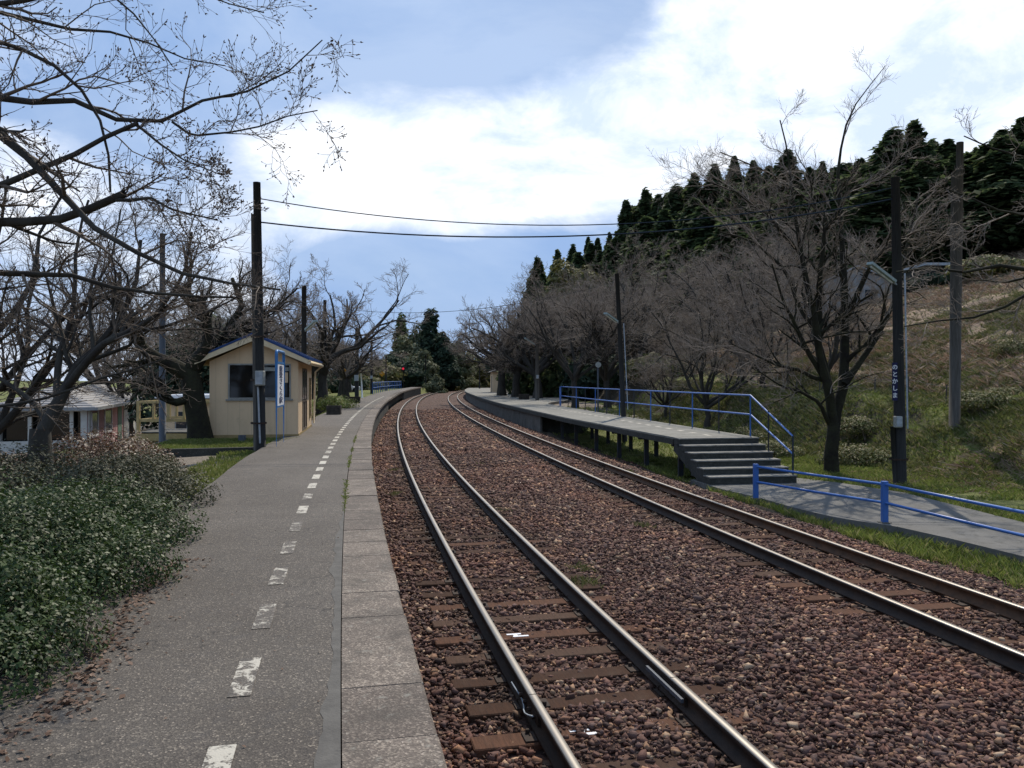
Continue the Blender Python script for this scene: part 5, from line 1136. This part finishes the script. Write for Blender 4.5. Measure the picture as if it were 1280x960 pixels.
far(226, 420, 42, 2.6, 'conifer2', 'leafy_tree', 'smaller dark evergreen behind the footbridge', n=8000, size=.14)
far(1180, 345, 66, 2.6, 'conifer2', 'evergreen_shrub', 'dark evergreen bush beside the long hillside shed', n=5000, size=.18)
far(1236, 325, 62, 3.0, 'weed', 'evergreen_shrub', 'olive evergreen bush right of the grey wooden pole', n=6000, size=.18)

for i_, (px_, py_, D_, w_, mt_, lb_) in enumerate(((412,468,112,3.4,'conifer2','dark hedge-like bush glimpsed right of the hut eave'),(432,470,120,3.6,'conifer2','dark bush behind the orange diamond sign'),(452,472,125,3.6,'weed','brownish bush behind the white post'),(395,466,95,3.4,'conifer2','dark bush seen right beside the hut wall'),(372,470,90,3.4,'weed','dull bush behind the hut'),
   (650,455,82,2.6,'cedar','dark undergrowth behind the plant box of the right platform'),(674,452,76,2.6,'cedar','dark undergrowth behind the grey lamp pole'),(700,450,70,2.6,'cedar','dark undergrowth left of the blue handrail end'),(730,450,64,2.4,'conifer2','dark undergrowth behind the handrail end'),(768,452,59,2.2,'conifer2','dark undergrowth behind the leaning lamp pole'),(815,450,55,2.2,'weed','brown-green undergrowth right of the leaning lamp pole'))):
    far(px_, py_, D_, w_, mt_, 'evergreen_shrub', lb_, n=4500, size=.26, cat='shrub')
# foreground shrubs on the left
def shrub(label, x, y, rx, ry, h, n, size, mat, grp, z=.45):
    rg = random.Random(int(x*37+y*91)); lobes = []; h = h*1.1
    for i in range(13):
        a = i*2.4; q = .0 if i == 0 else (.34 if i < 5 else .66); k = .7 if i == 0 else rg.uniform(.3,.5)
        lobes.append((math.cos(a)*rx*q, math.sin(a)*ry*q, h*(.4 if i == 0 else (rg.uniform(.5,.62) if i < 5 else rg.uniform(.22,.4))), rx*k, ry*k, h*(.5 if i == 0 else rg.uniform(.34,.46))))
    return blob('shrub', label, 'shrub', (x, y, z), lobes, n, size, mat, None, grp, part='foliage', shell=.5)
G1 = 'dark green shrubs along the left platform'; G2 = 'russet shrubs behind the green ones'
shrub('glossy dark green shrub nearest the camera at the left edge', -3.12, 4.35, .8, .85, .84, 60000, .0145, 'leaf_green', G1)
shrub('glossy green shrub leaning over the asphalt, second from the camera', -3.55, 6.0, .95, 1.0, .9, 62000, .015, 'leaf_green', G1)
shrub('green shrub at the left edge beside the second nearest', -4.6, 5.6, 1.2, 1.2, 1.0, 52000, .018, 'leaf_green', G1)
shrub('dark green shrub cut by the left edge, beside the nearest one', -4.3, 4.3, .9, .8, .9, 26000, .016, 'leaf_green', G1)
shrub('green shrub bulging toward the platform, third along the edge', -4.05, 7.5, .95, 1.15, .85, 50000, .016, 'leaf_green', G1)
shrub('olive-green shrub behind the left edge shrubs', -5.6, 7.4, 1.35, 1.3, .96, 38000, .020, 'leaf_green', G1)
shrub('loose grey-green shrub closest to the grass verge and pole', -4.75, 9.7, 1.0, 1.5, .88, 34000, .019, 'leaf_olive', G1)
shrub('wide grey-green shrub in the middle of the bed', -6.5, 10.0, 1.5, 1.4, .95, 24000, .022, 'leaf_olive', G1)
shrub('grey-green shrub at the left edge in front of the russet ones', -8.3, 10.0, 1.4, 1.4, .8, 17000, .025, 'leaf_olive', G1)
shrub('green shrub low at the far left edge', -7.4, 7.6, 1.3, 1.4, .9, 16000, .023, 'leaf_green', G1)
shrub('tallest russet shrub, in front of the pink wall', -6.9, 13.0, 1.25, 1.2, .98, 20000, .024, 'leaf_red', G2, .4)
shrub('russet shrub left of the tallest one', -8.9, 13.2, 1.4, 1.2, .72, 18000, .024, 'leaf_red', G2, .35)
shrub('russet shrub at the far left edge', -11.0, 13.0, 1.5, 1.3, .7, 15000, .026, 'leaf_red', G2, .35)
shrub('russet and green shrub reaching toward the footbridge pier', -7.6, 15.4, 1.1, 1.2, .78, 15000, .025, 'leaf_red', G2, .35)
shrub('small olive shrub at the right end of the bed', -5.7, 12.2, .85, 1.0, .7, 14000, .020, 'leaf_olive', G1, .42)
shrub('dead brown bush against the far corner of the hut', -8.3, 30.5, .7, .8, 1.1, 6000, .035, 'leaf_red', 'small bushes near the plant boxes')
shrub('bright green clump of leaves between the two plant boxes', -9.6, 43.5, 1.1, 1.4, .75, 6000, .045, 'grass', 'small bushes near the plant boxes', .6)
for i, (x, y, h, mt, lb) in enumerate(((10.4,23.9,1.15,'weed','leafy olive bush on the bank right of the cherry trunk'),(8.6,26.6,1.0,'weed','bush on the bank behind the stair handrail'),(11.8,27.2,.9,'weed','brown-green bush on top of the bank'),(9.9,33,1.1,'weed','bush on the bank left of the cherry trunk'),(14.6,24.6,.8,'weed','low bush beside the grey wooden pole'),(16.8,27,.9,'weed','olive low bush on the terrace right of the grey pole'),(21,33,1.1,'weed','olive bush up the grassy slope'))):
    shrub(lb, x, y, 1.25, .8, h*.62, 9000, .036, mt, 'bushes on the bank', gz(x,y)-.12)

# ------------------------------------------------------------------ ground cover
def blades(name, pts, hgt, wid, mat, label, cat, lean=.45, per=4):
    n = len(pts)*per; b = np.repeat(pts, per, 0) + np.c_[RNG.normal(0, .025, (n,2))*np.repeat(hgt,per)[:,None]*6, np.zeros(n)]
    a = RNG.uniform(0, 6.283, n); h = np.repeat(hgt, per)*RNG.uniform(.5,1.2,n); w = wid*RNG.uniform(.7,1.3,n)*(.5+h*2)
    l = RNG.normal(0, lean, (n,2))*h[:,None]; sx = np.stack([np.cos(a), np.sin(a)], 1)*w[:,None]
    v = np.stack([np.c_[b[:,:2]-sx, b[:,2]-.02], np.c_[b[:,:2]+sx, b[:,2]-.02], np.c_[b[:,:2]+sx*.7+l*.45, b[:,2]+h*.6], np.c_[b[:,:2]+l, b[:,2]+h]], 1).reshape(-1,3)
    f = np.arange(n*4).reshape(-1,4); o = npmesh(name, v, f, M[mat]); return tag(o, label, cat, None, 'stuff')
def scat(n, x0, x1, y0, y1, test, zf=zg):
    x = RNG.uniform(x0, x1, n); y = RNG.uniform(y0, y1, n); s, d = sd(x, y); k = test(x, y, s, d) & (np.abs(x) < y*.74+1); x, y = x[k], y[k]
    return np.stack([x, y, zf(x, y)], 1)
from functools import reduce
def inpoly(x, y, poly):
    r = np.zeros(len(x), bool); n = len(poly)
    for i in range(n):
        (xa, ya), (xb, yb) = poly[i], poly[(i+1) % n]; c = ((ya > y) != (yb > y)) & (x < (xb-xa)*(y-ya)/(yb-ya+1e-12)+xa); r ^= c
    return r
PP = nearp + farp
pt = scat(85000, 4, 16, 8, 27, lambda x,y,s,d: (d > 6.35+.35*fbm(x*1.1,y*1.1,71)) & (d < 14) & ~inpoly(x,y,PP) & ~((d<9.0)&(d>6.4)&(y>19)&(y<22.3)) & (fbm(x*.9,y*.9,61) > -.3+.12*(d>9)) )
blades('grass', pt, RNG.uniform(.035,.11,len(pt))*(1+.5*(pt[:,0]<7.5)), .007, 'grass', 'short green grass beside the concrete path', 'grass')
pt = scat(30000, -1, 16, 20, 52, lambda x,y,s,d: (d > 6.6) & (d < 15) & (fbm(x*.7,y*.7,62) > -.1))
blades('grass', pt, RNG.uniform(.05,.13,len(pt)), .012, 'grass', 'green grass under and behind the right platform', 'grass')
pt = scat(70000, 8, 26, 17, 44, lambda x,y,s,d: (d > 11.5) & (d < 19.5) & (fbm(x*.5,y*.5,66) > -.3))
blades('grass', pt, RNG.uniform(.04,.12,len(pt)), .011, 'grass', 'green grass on the bank and terrace', 'grass', .7)
pt = scat(100000, 6, 34, 19, 48, lambda x,y,s,d: (d > 12.8) & (fbm(x*.8,y*.8,63) > -.15))
blades('weeds', pt, RNG.uniform(.06,.2,len(pt)), .014, 'weed', 'rough weeds over the bank and terrace', 'weeds', .8)
pt = scat(34000, 12, 64, 26, 80, lambda x,y,s,d: (d > 18.5) & (fbm(x*.35,y*.35,64) < .02+.12*(y<45)))
blades('weeds', pt, RNG.uniform(.07,.2,len(pt)), .02, 'weed', 'low green growth patching the hillside', 'weeds', .8)
pt = scat(90000, 12, 64, 26, 80, lambda x,y,s,d: (d > 19.5) & (fbm(x*.35,y*.35,64) > -.16))
blades('dead_grass', pt, RNG.uniform(.08,.28,len(pt)), .022, 'deadstalk', 'dry brown grass and ferns covering the hillside', 'dead grass', 1.2)
pt = scat(9000, 8, 16, 17, 24, lambda x,y,s,d: (np.exp(-((x-12.3)**2/5 + (y-20.5)**2/3)) > RNG.random(len(x))))
blades('dead_grass', pt, RNG.uniform(.03,.10,len(pt)), .012, 'deadstalk', 'pale dry cuttings lying on the lawn below the grey pole', 'dead grass', 1.8)
# grass along the left platform edge and on the lawn bed
pt = scat(26000, -9, -2, 9, 23, lambda x,y,s,d: (d < -3.86+.05*fbm(x*3,y*3,9)) & (d > -4.9) & (y > 10.5) & ~((y>22)), lambda x,y: np.maximum(zg(x,y), .58))
blades('grass', pt, RNG.uniform(.02,.07,len(pt)), .005, 'grass', 'grass verge along the left edge of the asphalt', 'grass')
pt = scat(14000, -9.3, -5.7, 18, 22, lambda x,y,s,d: inpoly(x,y,[(-8.6,18.2),(-5.98,19.0),(-5.78,21.8),(-8.3,21.4),(-9.0,21.2)]), lambda x,y: x*0+.66)
blades('grass', pt, RNG.uniform(.02,.06,len(pt)), .006, 'grass', 'short grass on the lawn bed in front of the hut', 'grass')
pt = scat(16000, -22, -7, 27, 60, lambda x,y,s,d: (d < -3.9) & (d > -9))
blades('grass', pt, RNG.uniform(.04,.12,len(pt)), .014, 'grass', 'grass around the trunks and plant boxes beyond the hut', 'grass')
# moss and tufts in the coping joint
s = RNG.uniform(8, 21, 700); s = s[fbm(s*.9, s*0, 15) > -.05]; pt = P(s, -1.925+RNG.normal(0,.012,len(s)), .702)
blades('grass', pt, RNG.uniform(.008,.028,len(pt)), .004, 'grass', 'tiny tufts growing in the joint beside the coping', 'grass', .8, 3)
# weeds between the rails
pt = np.concatenate([P(np.array([a]*60)+RNG.normal(0,.12,60), b+RNG.normal(0,.09,60), -.17) for a, b in ((8.3,1.1),(7.6,.95),(13,.9),(15.5,-1.0),(21,1.6),(20,-.9),(11,2.9),(18.6,5.2))])
blades('weeds', pt, RNG.uniform(.02,.07,len(pt)), .004, 'weed', 'small weeds growing through the ballast', 'weeds', .7)
# leaf litter under the shrubs
s = RNG.uniform(1.6, 5.8, 1000); dE = -3.27 - .06*np.sin(s*1.7) - .1*(s < 2.4) + np.abs(RNG.normal(0, .09, len(s)))*np.sign(RNG.normal(-.4,1,len(s))); pt = P(s, dE, .707)
v, f = cards(pt, RNG.uniform(.01,.026,len(pt)), np.tile([0,0,1.5],(len(pt),1)), .6); tag(npmesh('leaf_litter', v, f, M['litter']), 'dry brown leaves gathered where the shrubs meet the asphalt', 'leaves', None, 'stuff')
n = 350; s = RNG.uniform(1, 24, n); pt = P(s, RNG.uniform(-3.8,-1.9,n), .706); v, f = cards(pt, RNG.uniform(.005,.012,n), np.tile([0,0,1.5],(n,1)), .6)
tag(npmesh('leaf_litter', v, f, M['litter']), 'tiny scattered leaf fragments on the asphalt', 'leaves', None, 'stuff')
# stakes of a low wire fence on the terrace
fe = thing('wire_fence', 'low wire fence of short thin stakes along the grassy terrace', 'fence', P(34, 17, 1.4)); prev = None
for s in np.arange(22, 50, 2.0):
    q = P(s, 17.2, 0); z = gz(q[0], q[1]); m = MB(); m.tube([(q[0],q[1],z-.2),(q[0]+.03,q[1],z+.75)], .025, 5); obj('stake', m, M['polegrey'], fe); tpz = (q[0]+.03,q[1],z+.65)
    if prev: m = MB(); m.tube([prev, tpz], .006, 4); obj('strand', m, M['wire'], fe)
    prev = tpz

# ------------------------------------------------------------------ sky, sun, camera
EL, AZ = math.radians(50), math.radians(14)       # sun ahead of the camera, a little to the right
w = bpy.data.worlds.new('World'); SC.world = w; w.use_nodes = True
nt = NT(w); 
sk = nt.n('ShaderNodeTexSky'); sk.sky_type = 'NISHITA'; sk.sun_disc = False; sk.sun_elevation = EL; sk.sun_rotation = AZ; sk.air_density = 1.0; sk.dust_density = .6; sk.ozone_density = 1.2
tc = nt.n('ShaderNodeTexCoord'); nv = nt.n('ShaderNodeVectorMath'); nv.operation = 'NORMALIZE'; nt.l(tc.outputs['Generated'], nv.inputs[0]); dirv = nv.outputs[0]
def lobe(px, py, wid, amp):
    v = unit(np.array([(px-640)/F, 1, (HY-py)/F])); d = nt.n('ShaderNodeVectorMath'); d.operation = 'DOT_PRODUCT'; nt.l(dirv, d.inputs[0]); d.inputs[1].default_value = tuple(v)
    x = math_(nt, 'SUBTRACT', 1.0, d.outputs['Value']); x = math_(nt, 'MULTIPLY', x, -2.0/(wid/F)**2); x = math_(nt, 'EXPONENT', x); return math_(nt, 'MULTIPLY', x, amp)
mp = nt.n('ShaderNodeMapping'); mp.inputs['Scale'].default_value = (1, 1, 1.9); nt.l(dirv, mp.inputs['Vector'])
n1 = noise(nt, mp.outputs[0], 3.1, 9, .58, dist=.25); n2 = noise(nt, mp.outputs[0], 6.0, 8, .62, dist=.3); n3 = noise(nt, mp.outputs[0], 1.6, 3, .5)
cov = math_(nt, 'MULTIPLY', math_(nt, 'SUBTRACT', n1, .5), 1.7); cov = math_(nt, 'ADD', cov, math_(nt, 'MULTIPLY', math_(nt, 'SUBTRACT', n2, .5), .55))
for a in ((330,215,110,.55),(450,190,110,.6),(540,200,110,.6),(640,190,120,.62),(740,150,120,.75),(850,110,120,.85),(950,70,110,.6),(1180,60,150,.9),(1050,130,110,.45),(500,230,100,.35),(60,200,220,.35),(640,255,90,.2),
          (450,60,150,-.55),(600,90,110,-.45),(700,40,110,-.4),(560,350,160,-.75),(420,330,120,-.4),(700,300,100,-.4),(1030,20,50,-.2),(160,60,150,-.3),(1035,70,55,-.7),(930,235,110,-.45),(780,60,70,-.35),(300,80,110,-.4),(430,140,60,.2),(1230,160,90,.5),(400,250,60,.4),(560,265,60,.4),(540,405,70,-.4),(590,425,34,1.1),(330,330,60,.2)):
    cov = math_(nt, 'ADD', cov, lobe(*a))
cf = ramp(nt, cov, [(.06, 0.0), (.22, .28), (.46, .8), (.75, 1.0)])
haze = ramp(nt, math_(nt, 'ADD', math_(nt, 'MULTIPLY', n3, 1.0), math_(nt, 'MULTIPLY', n1, .25)), [(.35, .6), (.7, .95)])
CS = 1.0
base = mixc(nt, 1.0, sk.outputs[0], (1.0,1.0,1.0), 'MULTIPLY')
tone = mixc(nt, ramp(nt, noise(nt, mp.outputs[0], 2.4, 8, .6, dist=.4), [(.38, 0.0), (.62, 1.0)]), (3.9, 5.9, 9.8), (5.9, 7.7, 11.0))
veil = mixc(nt, haze, base, tone)                    # thin grey-blue cloud veil (sky radiance units)
white = mixc(nt, ramp(nt, n2, [(.38, 0.0), (.62, 1.0)]), (8.8, 10.4, 13.0), (15.5, 15.6, 15.8))
fin = mixc(nt, cf, veil, white)
bg_ = nt.n('ShaderNodeBackground'); nt.l(fin, bg_.inputs[0]); bg_.inputs[1].default_value = .085
wo_ = nt.n('ShaderNodeOutputWorld'); nt.l(bg_.outputs[0], wo_.inputs[0])
w.cycles.sampling_method = 'MANUAL'; w.cycles.sample_map_resolution = 512

sl_ = bpy.data.lights.new('sun', 'SUN'); sl_.energy = 4.2; sl_.angle = math.radians(.6); sl_.color = (1, .91, .78); so = bpy.data.objects.new('sun', sl_); C.objects.link(so)
dvec = Vector((math.sin(AZ)*math.cos(EL), math.cos(AZ)*math.cos(EL), math.sin(EL))); so.rotation_euler = dvec.to_track_quat('Z', 'Y').to_euler(); so.location = (20, 80, 90)

cam = bpy.data.cameras.new('camera'); co = bpy.data.objects.new('camera', cam); C.objects.link(co); SC.camera = co
co.location = (0, 0, H); co.rotation_euler = (math.pi/2, 0, 0); cam.sensor_width = 36; cam.lens = 36*F/1280; cam.shift_y = -(480-HY)/1280; cam.clip_end = 6000; cam.clip_start = .05
SC.view_settings.view_transform = 'Standard'; SC.view_settings.look = 'None'; SC.view_settings.exposure = 0; SC.view_settings.gamma = 1
SC.cycles.max_bounces = 5; SC.cycles.transparent_max_bounces = 4; SC.cycles.use_denoising = True
